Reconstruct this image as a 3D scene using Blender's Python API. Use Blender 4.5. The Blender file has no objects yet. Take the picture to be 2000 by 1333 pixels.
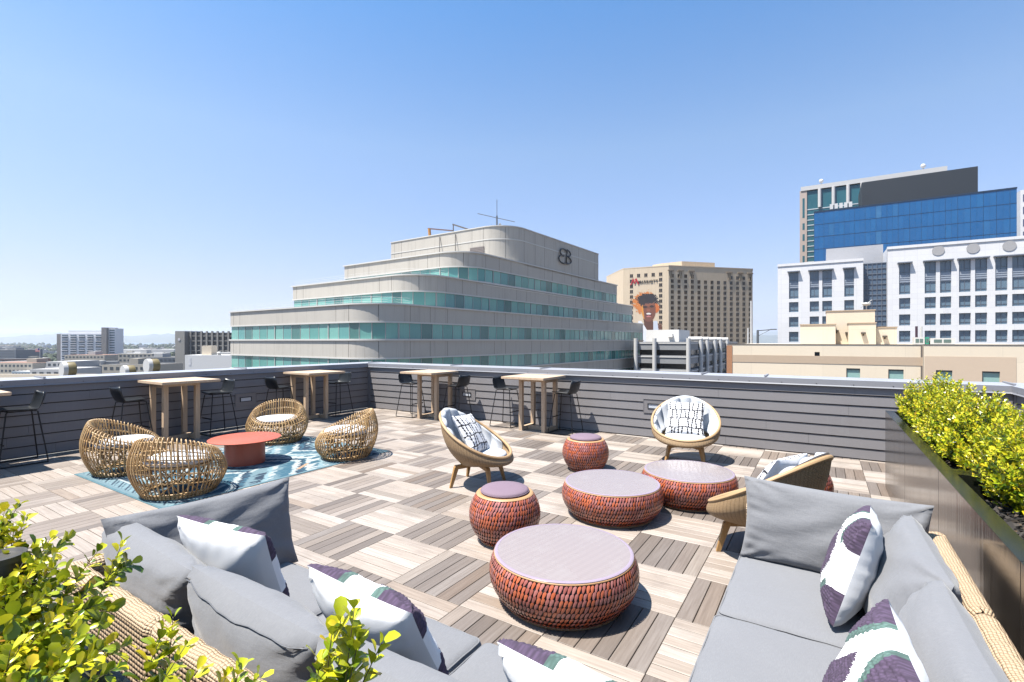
import bpy, math, random
from math import sin, cos, pi, radians, sqrt, atan2, floor, exp
from mathutils import Vector, Matrix, Euler
R = random.Random(7)
scene = bpy.context.scene
COL = scene.collection

# ---------------------------------------------------------------- camera
TH = 0.566162865            # yaw of the camera against the deck grid
FPX, CY, EYE = 955.706, 666.51, 1.716
cam_d = bpy.data.cameras.new('camera')
cam_d.sensor_width = 36.0
cam_d.lens = FPX / 2000 * 36.0
cam_d.clip_start = 0.05
cam_d.clip_end = 60000
cam = bpy.data.objects.new('camera', cam_d)
cam.location = (0, 0, EYE)
cam.rotation_euler = (pi / 2, 0, TH)
COL.objects.link(cam)
scene.camera = cam

# ---------------------------------------------------------------- sky, sun, exposure
SUN = Vector((-0.25, -0.34, 1.0)).normalized()
world = bpy.data.worlds.new('World')
scene.world = world
world.use_nodes = True
wn = world.node_tree
bg = wn.nodes['Background']
sky = wn.nodes.new('ShaderNodeTexSky')
sky.sky_type = 'NISHITA'
sky.sun_disc = False
sky.sun_elevation = math.asin(SUN.z)
sky.sun_rotation = atan2(SUN.x, SUN.y)
sky.altitude = 0
sky.air_density = 1.0
sky.dust_density = 1.5
sky.ozone_density = 1.0
tc = wn.nodes.new('ShaderNodeTexCoord'); sx = wn.nodes.new('ShaderNodeSeparateXYZ'); wn.links.new(tc.outputs['Generated'], sx.inputs[0])
rp = wn.nodes.new('ShaderNodeValToRGB'); el = rp.color_ramp.elements      # tint on the sky by elevation
for _ in range(4): el.new(.5)
for e_, (p_, c_) in zip(el, [(0, (.62, .64, .92)), (.05, (.64, .645, .85)), (.10, (.665, .62, .76)), (.36, (.725, .80, .855)), (.56, (.40, .71, .93)), (1, (.36, .67, .9))]):
    e_.position = p_; e_.color = (*c_, 1)
wn.links.new(sx.outputs['Z'], rp.inputs[0])
mxs = wn.nodes.new('ShaderNodeMix'); mxs.data_type = 'RGBA'; mxs.blend_type = 'MULTIPLY'; mxs.inputs[0].default_value = 1
wn.links.new(sky.outputs[0], mxs.inputs[6]); wn.links.new(rp.outputs[0], mxs.inputs[7]); wn.links.new(mxs.outputs[2], bg.inputs[0])
bg.inputs[1].default_value = 0.091
sd = bpy.data.lights.new('sun', 'SUN')
sd.energy = 5.0
sd.angle = radians(0.5)
sd.color = (1.0, 0.945, 0.87)
sun = bpy.data.objects.new('sun', sd)
sun.rotation_euler = (-SUN).to_track_quat('-Z', 'Y').to_euler()
COL.objects.link(sun)
scene.view_settings.view_transform = 'Standard'
scene.view_settings.look = 'None'
scene.view_settings.exposure = 1.50
scene.view_settings.gamma = 1.0
scene.cycles.max_bounces = 8
scene.cycles.transparent_max_bounces = 8
scene.cycles.caustics_reflective = False
scene.cycles.caustics_refractive = False

# ---------------------------------------------------------------- survey helpers (metres on the deck grid)
UX, UZ = cos(TH), -sin(TH)      # deck X axis in (lateral, depth)
VX, VZ = sin(TH), cos(TH)       # deck Y axis
def ray(px): return (px - 1000.0) / FPX
def from_ld(l, d): return (l * UX + d * UZ, l * VX + d * VZ)
def at(px, py, d): return Vector((*from_ld(ray(px) * d, d), EYE - (py - CY) * d / FPX))
def depth(X, Y): return X * UZ + Y * VZ
def on_y(px, Y):
    t = ray(px); return (t * Y * VZ - Y * VX) / (UX - t * UZ)
def on_x(px, X):
    t = ray(px); return (t * X * UZ - X * UX) / (VX - t * VZ)
def z_at(py, X, Y): return EYE - (py - CY) * depth(X, Y) / FPX

# ---------------------------------------------------------------- objects
def tag(o, label=None, cat=None, group=None, kind=None):
    if label: o['label'] = label
    if cat: o['category'] = cat
    if group: o['group'] = group
    if kind: o['kind'] = kind
    return o
def empty(name, loc=(0, 0, 0), rz=0.0):
    o = bpy.data.objects.new(name, None); COL.objects.link(o)
    o.location = loc; o.rotation_euler = (0, 0, rz); o.empty_display_size = .1
    return o
def thing(name, label, cat, loc=(0, 0, 0), rz=0.0, group=None):
    return tag(empty(name, loc, rz), label, cat, group)
def copy_tree(o, parent=None):
    c = o.copy(); COL.objects.link(c); c.parent = parent
    for ch in list(o.children): copy_tree(ch, c)
    return c

class MB:
    def __init__(s): s.v = []; s.f = []; s.m = []; s.uv = []; s.col = None
    def add(s, vs, fs, mi=0, uvs=None):
        b = len(s.v); s.v.extend(tuple(v) for v in vs)
        for k, f in enumerate(fs):
            s.f.append(tuple(b + i for i in f)); s.m.append(mi if not isinstance(mi, (list, tuple)) else mi[k])
            s.uv.append(uvs[k] if uvs else None)
        return b
    def box(s, x0, x1, y0, y1, z0, z1, mi=0, skip=''):
        vs = [(x0,y0,z0),(x1,y0,z0),(x1,y1,z0),(x0,y1,z0),(x0,y0,z1),(x1,y0,z1),(x1,y1,z1),(x0,y1,z1)]
        fs = {'b':(0,3,2,1),'t':(4,5,6,7),'s':(0,1,5,4),'e':(1,2,6,5),'n':(2,3,7,6),'w':(3,0,4,7)}
        s.add(vs, [f for k, f in fs.items() if k not in skip], mi)
    def obox(s, c, ax, ay, az, hx, hy, hz, mi=0, taper=1.0):
        c = Vector(c); ax = Vector(ax); ay = Vector(ay); az = Vector(az); vs = []
        for k in (-1, 1):
            t = taper if k > 0 else 1.0
            for i, j in ((-1,-1),(1,-1),(1,1),(-1,1)):
                vs.append(c + ax*hx*i*t + ay*hy*j*t + az*hz*k)
        s.add(vs, [(0,3,2,1),(4,5,6,7),(0,1,5,4),(1,2,6,5),(2,3,7,6),(3,0,4,7)], mi)
    def bar(s, p, q, w, d, mi=0, up=(0,0,1)):
        p = Vector(p); q = Vector(q); az = (q - p); L = az.length; az.normalize()
        up = Vector(up)
        if abs(az.dot(up)) > .95: up = Vector((0, 1, 0))
        ax = az.cross(up).normalized(); ay = az.cross(ax).normalized()
        s.obox((p + q) / 2, ax, ay, az, w / 2, d / 2, L / 2, mi)
    def tube(s, pts, r, n=6, closed=False, mi=0, caps=True):
        pts = [Vector(p) for p in pts]; m = len(pts)
        rr = r if isinstance(r, (list, tuple)) else [r] * m
        ref = None; rings = []
        for i, p in enumerate(pts):
            a = pts[(i - 1) % m] if (closed or i > 0) else p
            b = pts[(i + 1) % m] if (closed or i < m - 1) else p
            t = (b - a)
            if t.length < 1e-9: t = Vector((0, 0, 1))
            t.normalize()
            if ref is None:
                ref = Vector((0, 0, 1)) if abs(t.z) < .9 else Vector((1, 0, 0))
            u = (ref - t * ref.dot(t))
            if u.length < 1e-6: u = t.orthogonal()
            u.normalize(); w = t.cross(u); ref = u
            rings.append([p + (u * cos(2*pi*k/n) + w * sin(2*pi*k/n)) * rr[i] for k in range(n)])
        vs = [v for g in rings for v in g]; fs = []
        for i in range(m if closed else m - 1):
            j = (i + 1) % m
            for k in range(n):
                fs.append((i*n+k, i*n+(k+1)%n, j*n+(k+1)%n, j*n+k))
        if not closed and caps:
            fs.append(tuple(range(n))[::-1]); fs.append(tuple((m-1)*n + k for k in range(n)))
        s.add(vs, fs, mi)
    def lathe(s, prof, n=48, mi=0, c=(0, 0), sx=1, sy=1, cap0=False, cap1=False):
        vs = []; m = len(prof)
        for r, z in prof:
            for k in range(n):
                a = 2*pi*k/n; vs.append((c[0] + r*cos(a)*sx, c[1] + r*sin(a)*sy, z))
        fs = []
        for i in range(m - 1):
            for k in range(n): fs.append((i*n+k, i*n+(k+1)%n, (i+1)*n+(k+1)%n, (i+1)*n+k))
        if cap0: fs.append(tuple(range(n))[::-1])
        if cap1: fs.append(tuple((m-1)*n+k for k in range(n)))
        s.add(vs, fs, mi)
    def grid(s, fn, nu, nv, mi=0, uvfn=None, wrap=False, flip=False, mfn=None):
        vs = []; W = nu if wrap else nu + 1
        for j in range(nv + 1):
            for i in range(W): vs.append(fn(i / nu, j / nv))
        fs = []; uvs = []; ms = []
        for j in range(nv):
            for i in range(nu):
                i2 = (i + 1) % W if wrap else i + 1
                f = (j*W+i, j*W+i2, (j+1)*W+i2, (j+1)*W+i)
                q = ((i/nu, j/nv), ((i+1)/nu, j/nv), ((i+1)/nu, (j+1)/nv), (i/nu, (j+1)/nv))
                if flip: f = f[::-1]; q = q[::-1]
                fs.append(f); uvs.append([uvfn(*t) for t in q] if uvfn else q)
                ms.append(mfn((i+.5)/nu, (j+.5)/nv) if mfn else mi)
        s.add(vs, fs, ms, uvs)
    def prism(s, poly, z0, z1, mi=0, top=True, bottom=True, mtop=None):
        n = len(poly)
        vs = [(x, y, z0) for x, y in poly] + [(x, y, z1) for x, y in poly]
        fs = [(i, (i+1) % n, n + (i+1) % n, n + i) for i in range(n)]; ms = [mi] * n
        if top: fs.append(tuple(range(n, 2*n))); ms.append(mi if mtop is None else mtop)
        if bottom: fs.append(tuple(range(n))[::-1]); ms.append(mi)
        s.add(vs, fs, ms)
    def build(s, name, mats, parent=None, smooth=False, col=None, angle=None):
        me = bpy.data.meshes.new(name)
        me.from_pydata(s.v, [], s.f)
        if not isinstance(mats, (list, tuple)): mats = [mats]
        for m in mats: me.materials.append(m)
        if len(mats) > 1: me.polygons.foreach_set('material_index', s.m)
        if any(u is not None for u in s.uv):
            l = me.uv_layers.new(name='UVMap'); flat = []
            for f, u in zip(s.f, s.uv):
                for k in range(len(f)):
                    flat.extend(u[k] if u else (0, 0))
            l.data.foreach_set('uv', flat)
        if col is not None:
            a = me.color_attributes.new('Col', 'FLOAT_COLOR', 'POINT')
            a.data.foreach_set('color', col)
        if smooth:
            me.polygons.foreach_set('use_smooth', [True] * len(s.f))
            if angle:
                try: me.set_sharp_from_angle(angle=radians(angle))
                except Exception: pass
        me.update()
        o = bpy.data.objects.new(name, me); COL.objects.link(o)
        if parent: o.parent = parent
        return o
def inst(o, parent, loc=(0,0,0), rz=0.0, name=None):
    c = o.copy(); COL.objects.link(c); c.parent = parent; c.location = loc; c.rotation_euler = (0, 0, rz)
    return c

# ---------------------------------------------------------------- materials
class NT:
    def __init__(s, name):
        s.mat = bpy.data.materials.new(name); s.mat.use_nodes = True
        s.t = s.mat.node_tree; s.b = s.t.nodes['Principled BSDF']
    def n(s, typ, **kw):
        nd = s.t.nodes.new('ShaderNode' + typ)
        for k, v in kw.items():
            if k.startswith('i_'): s.put(nd.inputs[k[2:].replace('_', ' ')], v)
            else: setattr(nd, k, v)
        return nd
    def put(s, sock, v):
        if isinstance(v, bpy.types.NodeSocket): s.t.links.new(v, sock)
        elif isinstance(v, (tuple, list)) and len(v) == 3 and sock.type == 'RGBA': sock.default_value = (*v, 1)
        else: sock.default_value = v
    def math(s, op, a, b=None, c=None):
        nd = s.t.nodes.new('ShaderNodeMath'); nd.operation = op
        s.put(nd.inputs[0], a)
        if b is not None: s.put(nd.inputs[1], b)
        if c is not None: s.put(nd.inputs[2], c)
        return nd.outputs[0]
    def mix(s, f, a, b, mode='MIX'):
        nd = s.t.nodes.new('ShaderNodeMix'); nd.data_type = 'RGBA'; nd.blend_type = mode
        s.put(nd.inputs[0], f); s.put(nd.inputs[6], a); s.put(nd.inputs[7], b)
        return nd.outputs[2]
    def ramp(s, f, stops, interp='LINEAR'):
        nd = s.t.nodes.new('ShaderNodeValToRGB'); nd.color_ramp.interpolation = interp
        e = nd.color_ramp.elements
        while len(e) < len(stops): e.new(.5)
        for k, (p, c) in enumerate(stops):
            e[k].position = p; e[k].color = (*c, 1) if len(c) == 3 else c
        s.put(nd.inputs[0], f); return nd.outputs[0]
    def coord(s, which='Object', scale=None, rot=None):
        o = s.t.nodes.new('ShaderNodeTexCoord').outputs[which]
        if scale is None and rot is None: return o
        m = s.t.nodes.new('ShaderNodeMapping'); s.put(m.inputs[0], o)
        if scale is not None: m.inputs['Scale'].default_value = scale if isinstance(scale, (tuple, list)) else (scale,)*3
        if rot is not None: m.inputs['Rotation'].default_value = rot
        return m.outputs[0]
    def noise(s, vec, scale=5, detail=3, rough=.55, out='Fac'):
        return s.n('TexNoise', i_Vector=vec, i_Scale=scale, i_Detail=detail, i_Roughness=rough).outputs[out]
    def bump(s, h, strength=.3, dist=.01, normal=None):
        nd = s.n('Bump', i_Height=h, i_Strength=strength, i_Distance=dist)
        if normal is not None: s.put(nd.inputs['Normal'], normal)
        s.put(s.b.inputs['Normal'], nd.outputs[0]); return nd.outputs[0]
    def set(s, **kw):
        for k, v in kw.items():
            s.put(s.b.inputs[k.replace('_', ' ')], v)
        return s
def shade(c, k): return tuple(min(1, x * k) for x in c)
def plain(name, c, rough=.6, metal=0.0, var=.12, vscale=3.0, bump=0.0, bscale=60, coord='Object', spec=.5):
    t = NT(name); co = t.coord(coord)
    f = t.noise(co, vscale, 4)
    t.set(Base_Color=t.mix(f, shade(c, 1 - var), shade(c, 1 + var)), Roughness=rough, Metallic=metal)
    t.b.inputs['Specular IOR Level'].default_value = spec
    if bump: t.bump(t.noise(co, bscale, 3), bump, .004)
    return t.mat
def rand_mat(name, stops, rough=.55, spec=.5, interp='LINEAR', trans=None, var=.1):
    t = NT(name)
    r = t.n('NewGeometry').outputs['Random Per Island']
    c = t.ramp(r, stops, interp)
    c2 = t.mix(t.noise(t.coord('Object'), 25, 2), c, shade((1, 1, 1), 1 - 2*var), 'MULTIPLY') if var else c
    t.set(Base_Color=c2, Roughness=rough); t.b.inputs['Specular IOR Level'].default_value = spec
    return t.mat
def weave(name, lo, hi, su, sv, rough=.6, bump=.8, gap=None, dist=.004, lo2=None):
    """basket weave of strands su wide along u and sv along v; UV map is in metres"""
    t = NT(name)
    uv = t.n('SeparateXYZ', i_Vector=t.coord('UV'))
    U = t.math('DIVIDE', uv.outputs[0], su); V = t.math('DIVIDE', uv.outputs[1], sv)
    ck = t.math('MODULO', t.math('ABSOLUTE', t.math('ADD', t.math('FLOOR', U), t.math('FLOOR', V))), 2.0)
    ck = t.math('GREATER_THAN', ck, .5)
    hu = t.math('SINE', t.math('MULTIPLY', t.math('FRACT', U), pi))
    hv = t.math('SINE', t.math('MULTIPLY', t.math('FRACT', V), pi))
    ha = t.math('MULTIPLY', t.math('POWER', hv, .55), t.math('ADD', .5, t.math('MULTIPLY', hu, .5)))
    hb = t.math('MULTIPLY', t.math('POWER', hu, .55), t.math('ADD', .5, t.math('MULTIPLY', hv, .5)))
    h = t.math('ADD', t.math('MULTIPLY', ha, ck), t.math('MULTIPLY', hb, t.math('SUBTRACT', 1.0, ck)))
    nz = t.noise(t.coord('UV'), 40, 3)
    base = t.mix(nz, lo, hi)
    col = t.mix(t.ramp(h, [(0.05, (0, 0, 0)), (.42, (1, 1, 1))]), gap or shade(lo, .25), base)
    t.set(Base_Color=col, Roughness=rough)
    t.bump(h, bump, dist)
    return t.mat
def wood(name, lo, hi, rough=.55, scale=1.0, axis=2, dark=None):
    t = NT(name)
    sc = [22*scale] * 3; sc[axis] = 1.6*scale
    co = t.coord('Object', tuple(sc))
    f = t.noise(co, 1.6, 5, .6)
    g = t.noise(t.coord('Object', tuple(x*5 for x in sc)), 1.5, 2)
    c = t.ramp(f, [(.3, lo), (.7, hi)])
    c = t.mix(t.math('MULTIPLY', g, .35), c, shade(lo, .6))
    t.set(Base_Color=c, Roughness=rough); t.bump(g, .12, .002)
    return t.mat
def attr_mat(name, rough=.9, bumpscale=0, bs=.3):
    t = NT(name)
    a = t.n('VertexColor', layer_name='Col')
    t.set(Base_Color=a.outputs[0], Roughness=rough)
    if bumpscale: t.bump(t.noise(t.coord('Object'), bumpscale, 2), bs, .003)
    return t.mat
def lin(r, g, b):
    f = lambda x: x/12.92 if x <= .04045 else ((x + .055)/1.055)**2.4
    return (f(r/255), f(g/255), f(b/255))
# ================================================================ SETTING: deck, parapets, planters
T = 0.6096; LX0, LY0 = -3.212, 3.110
XL, YR, XR = -9.93, 8.68, 2.06
def deck_mat(name, stops, rough):
    t = NT(name)
    uv = t.coord('UV')
    r = t.n('NewGeometry').outputs['Random Per Island']
    mp = t.n('Mapping', i_Vector=uv); mp.inputs['Scale'].default_value = (1.2, 26, 1)
    g = t.noise(mp.outputs[0], 2.2, 5, .62)
    mp2 = t.n('Mapping', i_Vector=uv); mp2.inputs['Scale'].default_value = (4, 130, 1)
    g2 = t.noise(mp2.outputs[0], 1.5, 2)
    st = t.noise(t.coord('Object'), 1.9, 6, .65)
    c = t.ramp(r, stops)
    c = t.mix(t.ramp(g, [(.32, (0, 0, 0)), (.70, (1, 1, 1))]), t.mix(.75, c, shade((1, .93, .87), .58), 'MULTIPLY'), c)
    c = t.mix(t.math('MULTIPLY', g2, .22), c, (.09, .07, .055))
    c = t.mix(t.ramp(st, [(.52, (0, 0, 0)), (.72, (.42, .42, .42))]), c, (.17, .14, .12))
    c = t.mix(t.ramp(t.noise(t.coord('Object'), 55, 3), [(.70, (0, 0, 0)), (.76, (.5, .5, .5))]), c, (.10, .085, .07))
    t.set(Base_Color=c, Roughness=rough)
    t.bump(t.math('ADD', g, t.math('MULTIPLY', g2, .5)), .25, .003)
    return t.mat
m_light = deck_mat('sheen_pale_decking', [(0, (.40, .335, .28)), (.25, (.54, .465, .40)), (.5, (.45, .385, .33)), (.75, (.56, .495, .435)), (.9, (.575, .52, .47)), (1, (.38, .30, .235))], .55)  # pale, brown and mid sets put the slats' directional sheen into the base colour
m_dark = deck_mat('sheen_brown_decking', [(0, (.17, .140, .120)), (.25, (.25, .214, .190)), (.5, (.21, .174, .150)), (.7, (.30, .265, .24)), (.85, (.23, .176, .138)), (1, (.37, .315, .27))], .6)
m_mid = deck_mat('sheen_mid_decking', [(0, (.29, .24, .20)), (.4, (.40, .345, .295)), (.7, (.33, .275, .235)), (1, (.47, .41, .36))], .55)
mb = MB()
NS = 6; PIT = T / NS; GAP = .0055
for i in range(-11, 9):
    for j in range(-9, 10):
        x0, y0 = LX0 + i*T, LY0 + j*T
        if y0 >= YR - .01 or x0 >= XR: continue
        along_y = (i + j) % 2 == 0
        # wood sheen painted as tone by slat direction; along-y slats paler toward the left
        for k in range(NS):
            if along_y:
                far = 0.5 + .5*math.tanh((-x0 - 5.2 + .5*(3.5 - y0)) / 1.6)
                mi = 1 if R.random() > far*.95 else 2
                if R.random() < .05: mi = 2
            else: mi = 0 if R.random() > .06 else 2
            a0 = k*PIT + GAP/2; a1 = (k+1)*PIT - GAP/2
            b0, b1 = .0015, T - .0015
            if along_y: bx = (x0 + a0, x0 + a1, y0 + b0, y0 + b1)
            else: bx = (x0 + b0, x0 + b1, y0 + a0, y0 + a1)
            bx = (bx[0], min(bx[1], XR), bx[2], min(bx[3], YR))
            if bx[1] <= bx[0] + .01 or bx[3] <= bx[2] + .01: continue
            z1 = R.uniform(-.0008, .0004); e = .0022
            X0, X1, Y0, Y1 = bx
            vs = [(X0+e,Y0+e,z1),(X1-e,Y0+e,z1),(X1-e,Y1-e,z1),(X0+e,Y1-e,z1),
                  (X0,Y0,z1-e),(X1,Y0,z1-e),(X1,Y1,z1-e),(X0,Y1,z1-e),
                  (X0,Y0,-.022),(X1,Y0,-.022),(X1,Y1,-.022),(X0,Y1,-.022)]
            fs = [(0,1,2,3),(4,5,1,0),(5,6,2,1),(6,7,3,2),(7,4,0,3),(8,9,5,4),(9,10,6,5),(10,11,7,6),(11,8,4,7)]
            ou, ov = R.uniform(0, 50), R.uniform(0, 50)
            def uvp(v): return (v[1] + ou, v[0] + ov) if along_y else (v[0] + ou, v[1] + ov)
            mb.add(vs, fs, mi, [[uvp(vs[q]) for q in f] for f in fs])
deck = mb.build('deck', [m_light, m_dark, m_mid]); tag(deck, kind='structure')
m_sub = plain('deck_underlay', (.03, .026, .024), .9)
mb = MB(); mb.box(XL - .55, XR + .5, LY0 - 9.4*T, YR + .5, -36, -.03)
tag(mb.build('roof_slab', plain('slab_concrete', (.3, .29, .28), .8)), kind='structure')
mb = MB(); mb.box(XL, XR, LY0 - 9*T, YR, -.03, -.024)
tag(mb.build('deck_base', m_sub), kind='structure')

def siding_mat():
    t = NT('grey_lap_siding')
    n = t.noise(t.coord('Object', (1.2, 1.2, 1.2)), 2.0, 4); st = t.noise(t.coord('Object', (7, 7, .5)), 2.2, 4, .6); g = t.noise(t.coord('Object', (3, 3, 60)), 3, 3)
    r = t.n('NewGeometry').outputs['Random Per Island']
    c = t.mix(n, (.188, .178, .182), (.222, .210, .213))
    c = t.mix(t.math('MULTIPLY', r, .30), c, (.245, .235, .24))
    c = t.mix(t.ramp(st, [(.58, (0, 0, 0)), (.80, (.35, .35, .35))]), c, (.29, .285, .285))
    t.set(Base_Color=c, Roughness=.5); t.bump(t.math('ADD', g, n), .10, .004); return t.mat
m_siding = siding_mat()
m_cap = plain('painted_metal_cap', (.36, .37, .405), .32, .0, var=.05, vscale=1.5)
m_fascia = plain('cap_fascia_paint', (.30, .305, .33), .4, var=.05)
m_black = plain('black_gasket', (.015, .015, .017), .6)
m_screw = plain('screw_metal', (.12, .12, .13), .35, .8)
BP = .1535; LIP = .0115; CB = 1.048; CT = 1.150
def parapet(label, p, q, inward, joints, cap_w=.42, post=None, ext=(0, 0), capext=(0, 0)):
    """siding wall from p to q (deck side faces 'inward'), drawn in a local frame: x along, -y toward the deck"""
    p = Vector((*p, 0)); q = Vector((*q, 0)); d = (q - p); L = d.length; ang = atan2(d.y, d.x)
    root = thing('parapet_wall', label, 'wall', p, ang)
    mb = MB()
    for k in range(7):
        z0 = k*BP; z1 = min(z0 + BP, CB + .03)
        # board, leaning out to its lower lip, butt-jointed in lengths
        x = -ext[0]; first = True
        while x < L + ext[1] - .01:
            ln = R.uniform(.6, 3.6) if first else 3.66; first = False
            xe = min(x + ln, L + ext[1])
            vs = []
            for xx in (x + .0012, xe - .0012):
                vs += [(xx, -LIP - .002, z0 + .018), (xx, -LIP, z0 + .014), (xx, .012, z0 + .014), (xx, .012, z1), (xx, -.001, z1)]
            n = 5
            fs = [(i, n + i, n + (i+1) % n, (i+1) % n) for i in range(n)] + [tuple(range(n)), tuple(range(n, 2*n))[::-1]]
            mb.add(vs, fs)
            x = xe
    mb.build('siding', m_siding, root)
    mb = MB(); mb.box(-ext[0], L + ext[1], .013, .05, 0, CB); mb.build('backing', m_black, root)
    # pressed-metal coping
    a, b = -capext[0], L + capext[1]
    mb = MB()
    prof = [(-.040, CB + .016), (-.048, CB), (-.042, CB - .001), (-.028, CB + .014), (-.028, CB + .03)]
    prof_top = [(-.040, CT - .004), (-.030, CT), (cap_w, CT + .008), (cap_w + .004, CT), (cap_w + .004, CT - .12)]
    pr = prof[::-1] + prof_top
    vs = []
    m0 = capext
    for s_, xx in ((0, a), (1, b)):
        for (y, z) in pr:
            mit = (y if y > 0 else y) * (1 if s_ == 0 else -1) * 0
            vs.append((xx + mit, y, z))
    n = len(pr)
    fs = [(i, n + i, n + i + 1, i + 1) for i in range(n - 1)]
    ms = [1 if (pr[i+1][1] < CT - .001 and pr[i][0] < 0) else 0 for i in range(n - 1)]
    mb.add(vs, [f[::-1] for f in fs], ms)
    cap = mb.build('coping', [m_cap, m_fascia], root)
    for jx in joints:
        m2 = MB()
        m2.box(jx - .012, jx + .012, -.0375, -.033, CB + .006, CT + .002)
        m2.box(jx - .014, jx + .014, -.0375, cap_w + .002, CT + .008, CT + .026)
        m2.build('coping_joint', m_fascia, root)
    x = .25
    while x < L - .1:
        m2 = MB()
        m2.tube([(x, -.0335, CB + .03), (x, -.0425, CB + .03)], [.011, .008], 8)
        m2.build('screw', m_screw, root); x += .457
    if post:
        for px in post:
            m2 = MB(); m2.box(px - .045, px + .045, -.016, .012, 0, CB + .01); m2.build('corner_board', m_siding, root)
    return root
# left wall (in shade): runs from the near end to the corner; deck lies to its right
parapet('grey clapboard parapet in shade behind the rattan chairs', (XL, LY0 - 9*T), (XL, YR), 1, [1.75, 4.82, 7.87], ext=(0, 0), capext=(.3, .45))

parapet('sunlit grey clapboard parapet behind the two far bar tables', (XL, YR), (XR, YR), 1, [.05, 2.78, 5.11, 8.21, 9.16, 11.98], post=[.045, XR - XL - .07], capext=(-.036, .45))
parapet('short grey clapboard parapet return behind the yellow hedge', (XR, YR), (XR, LY0 - 9*T), 1, [3.2, 6.2], post=[.06], capext=(-.036, .3))

# step lights let into the siding
m_lens = plain('frosted_lens', (.62, .66, .72), .25, var=.03)
def step_light(label, loc, rz, lens_dx):
    t = thing('step_light', label, 'wall light', loc, rz, 'step lights in the parapet')
    mb = MB(); w, h = .42, .235
    mb.box(-w/2, w/2, -.016, -.0105, -h/2, h/2); mb.build('backplate', m_siding, t)
    mb = MB()
    mb.box(-w/2 - .006, w/2 + .006, -.024, -.009, h/2, h/2 + .010)
    mb.box(-w/2 - .006, -w/2, -.022, -.009, -h/2, h/2); mb.box(w/2, w/2 + .006, -.022, -.009, -h/2, h/2)
    mb.box(-w/2 - .006, w/2 + .006, -.020, -.009, -h/2 - .008, -h/2); mb.build('trim', m_siding, t)
    mb = MB(); a, b, c, d = lens_dx - .105, lens_dx + .105, -.035, .035
    mb.box(a - .014, b + .014, -.030, -.016, d, d + .012); mb.box(a - .014, b + .014, -.026, -.016, c - .010, c)
    mb.box(a - .014, a, -.028, -.016, c, d); mb.box(b, b + .014, -.028, -.016, c, d); mb.build('housing', m_black, t)
    mb = MB(); mb.box(a, b, -.020, -.016, c, d); mb.build('lens', m_lens, t)
step_light('step light in the shaded parapet between the left bar tables', (XL, 5.50, .53), pi/2, 0)
step_light('step light in the sunlit parapet just right of the corner-side table', (-6.68, YR, .53), 0, -.02)
step_light('step light beside the white cushioned chair that faces the camera', (-2.50, YR, .56), 0, -.02)

# ---------------------------------------------------------------- metal planters
def bronze(name):
    t = NT(name)
    mp = t.coord('Object', (9, 9, .35))
    f = t.noise(mp, 2.0, 4, .6); g = t.noise(t.coord('Object', (60, 60, 1.2)), 2.0, 2)
    t.set(Base_Color=t.mix(f, (.11, .095, .083), (.19, .168, .15)), Metallic=.85,
          Roughness=t.math('ADD', .09, t.math('MULTIPLY', f, .16)))
    t.bump(t.math('ADD', f, t.math('MULTIPLY', g, .15)), .10, .01)
    return t.mat
m_bronze = bronze('dark_bronze_sheet')
m_rim = plain('planter_rim_metal', (.022, .025, .018), .22, .5, var=.2)
m_mulch = rand_mat('bark_mulch', [(0, (.012, .010, .009)), (.5, (.03, .025, .022)), (.85, (.05, .042, .036)), (1, (.22, .15, .09))], .9)
m_soil = plain('potting_soil', (.018, .014, .012), .95, var=.3, vscale=20)
def planter(label, x0, x1, y0, y1, h=.9, rim=.075, soil=.13, group='metal planters', chips=900):
    cx, cy = (x0 + x1)/2, (y0 + y1)/2; w, d = (x1 - x0)/2 - .004, (y1 - y0)/2 - .004
    t = thing('planter', label, 'planter', (cx, cy, 0), 0, group)
    mb = MB(); th = .004
    mb.box(-w, -w + th, -d, d, .01, h); mb.box(w - th, w, -d, d, .01, h)
    mb.box(-w + th, w - th, -d, -d + th, .01, h); mb.box(-w + th, w - th, d - th, d, .01, h)
    mb.build('body', m_bronze, t)
    mb = MB(); z0, z1 = h - .03, h + .003; e = .001
    mb.box(-w - e, -w + rim, -d - e, d + e, h + .0005, h + .004); mb.box(w - rim, w + e, -d - e, d + e, h + .0005, h + .004)
    mb.box(-w + rim, w - rim, -d - e, -d + rim, h + .0005, h + .004); mb.box(-w + rim, w - rim, d - rim, d + e, h + .0005, h + .004)
    mb.box(-w + rim - .003, -w + rim, -d + rim, d - rim, h - soil - .05, h); mb.box(w - rim, w - rim + .003, -d + rim, d - rim, h - soil - .05, h)
    mb.box(-w + rim, w - rim, -d + rim - .003, -d + rim, h - soil - .05, h); mb.box(-w + rim, w - rim, d - rim, d - rim + .003, h - soil - .05, h)
    mb.build('rim', m_rim, t)
    mb = MB(); W, D = w - rim - .004, d - rim - .004
    hs = {}
    def sz(u, v):
        return (-W + 2*W*u, -D + 2*D*v, h - soil + .03*sin(7*u + 3*v) * cos(5*v) - .012)
    mb.grid(sz, 14, 24); mb.build('soil', m_soil, t, True)
    mb = MB()
    for _ in range(chips):
        x, y = R.uniform(-W, W), R.uniform(-D, D)
        p = Vector(sz((x + W)/(2*W), (y + D)/(2*D))) + Vector((0, 0, R.uniform(.004, .022)))
        e = Euler((R.uniform(-.5, .5), R.uniform(-.5, .5), R.uniform(0, 6.3))).to_matrix()
        mb.obox(p, e @ Vector((1,0,0)), e @ Vector((0,1,0)), e @ Vector((0,0,1)), R.uniform(.015, .04), R.uniform(.004, .011), .003)
    o = mb.build('mulch', m_mulch, t)
    return t
PX0, PX1 = .611, 1.36
planter('bronze metal planter farthest along the right-hand row by the parapet', PX0, PX1, 5.57, 7.18)
planter('bronze metal planter second from the far end of the right-hand row', PX0, PX1, 4.05, 5.57)
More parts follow.
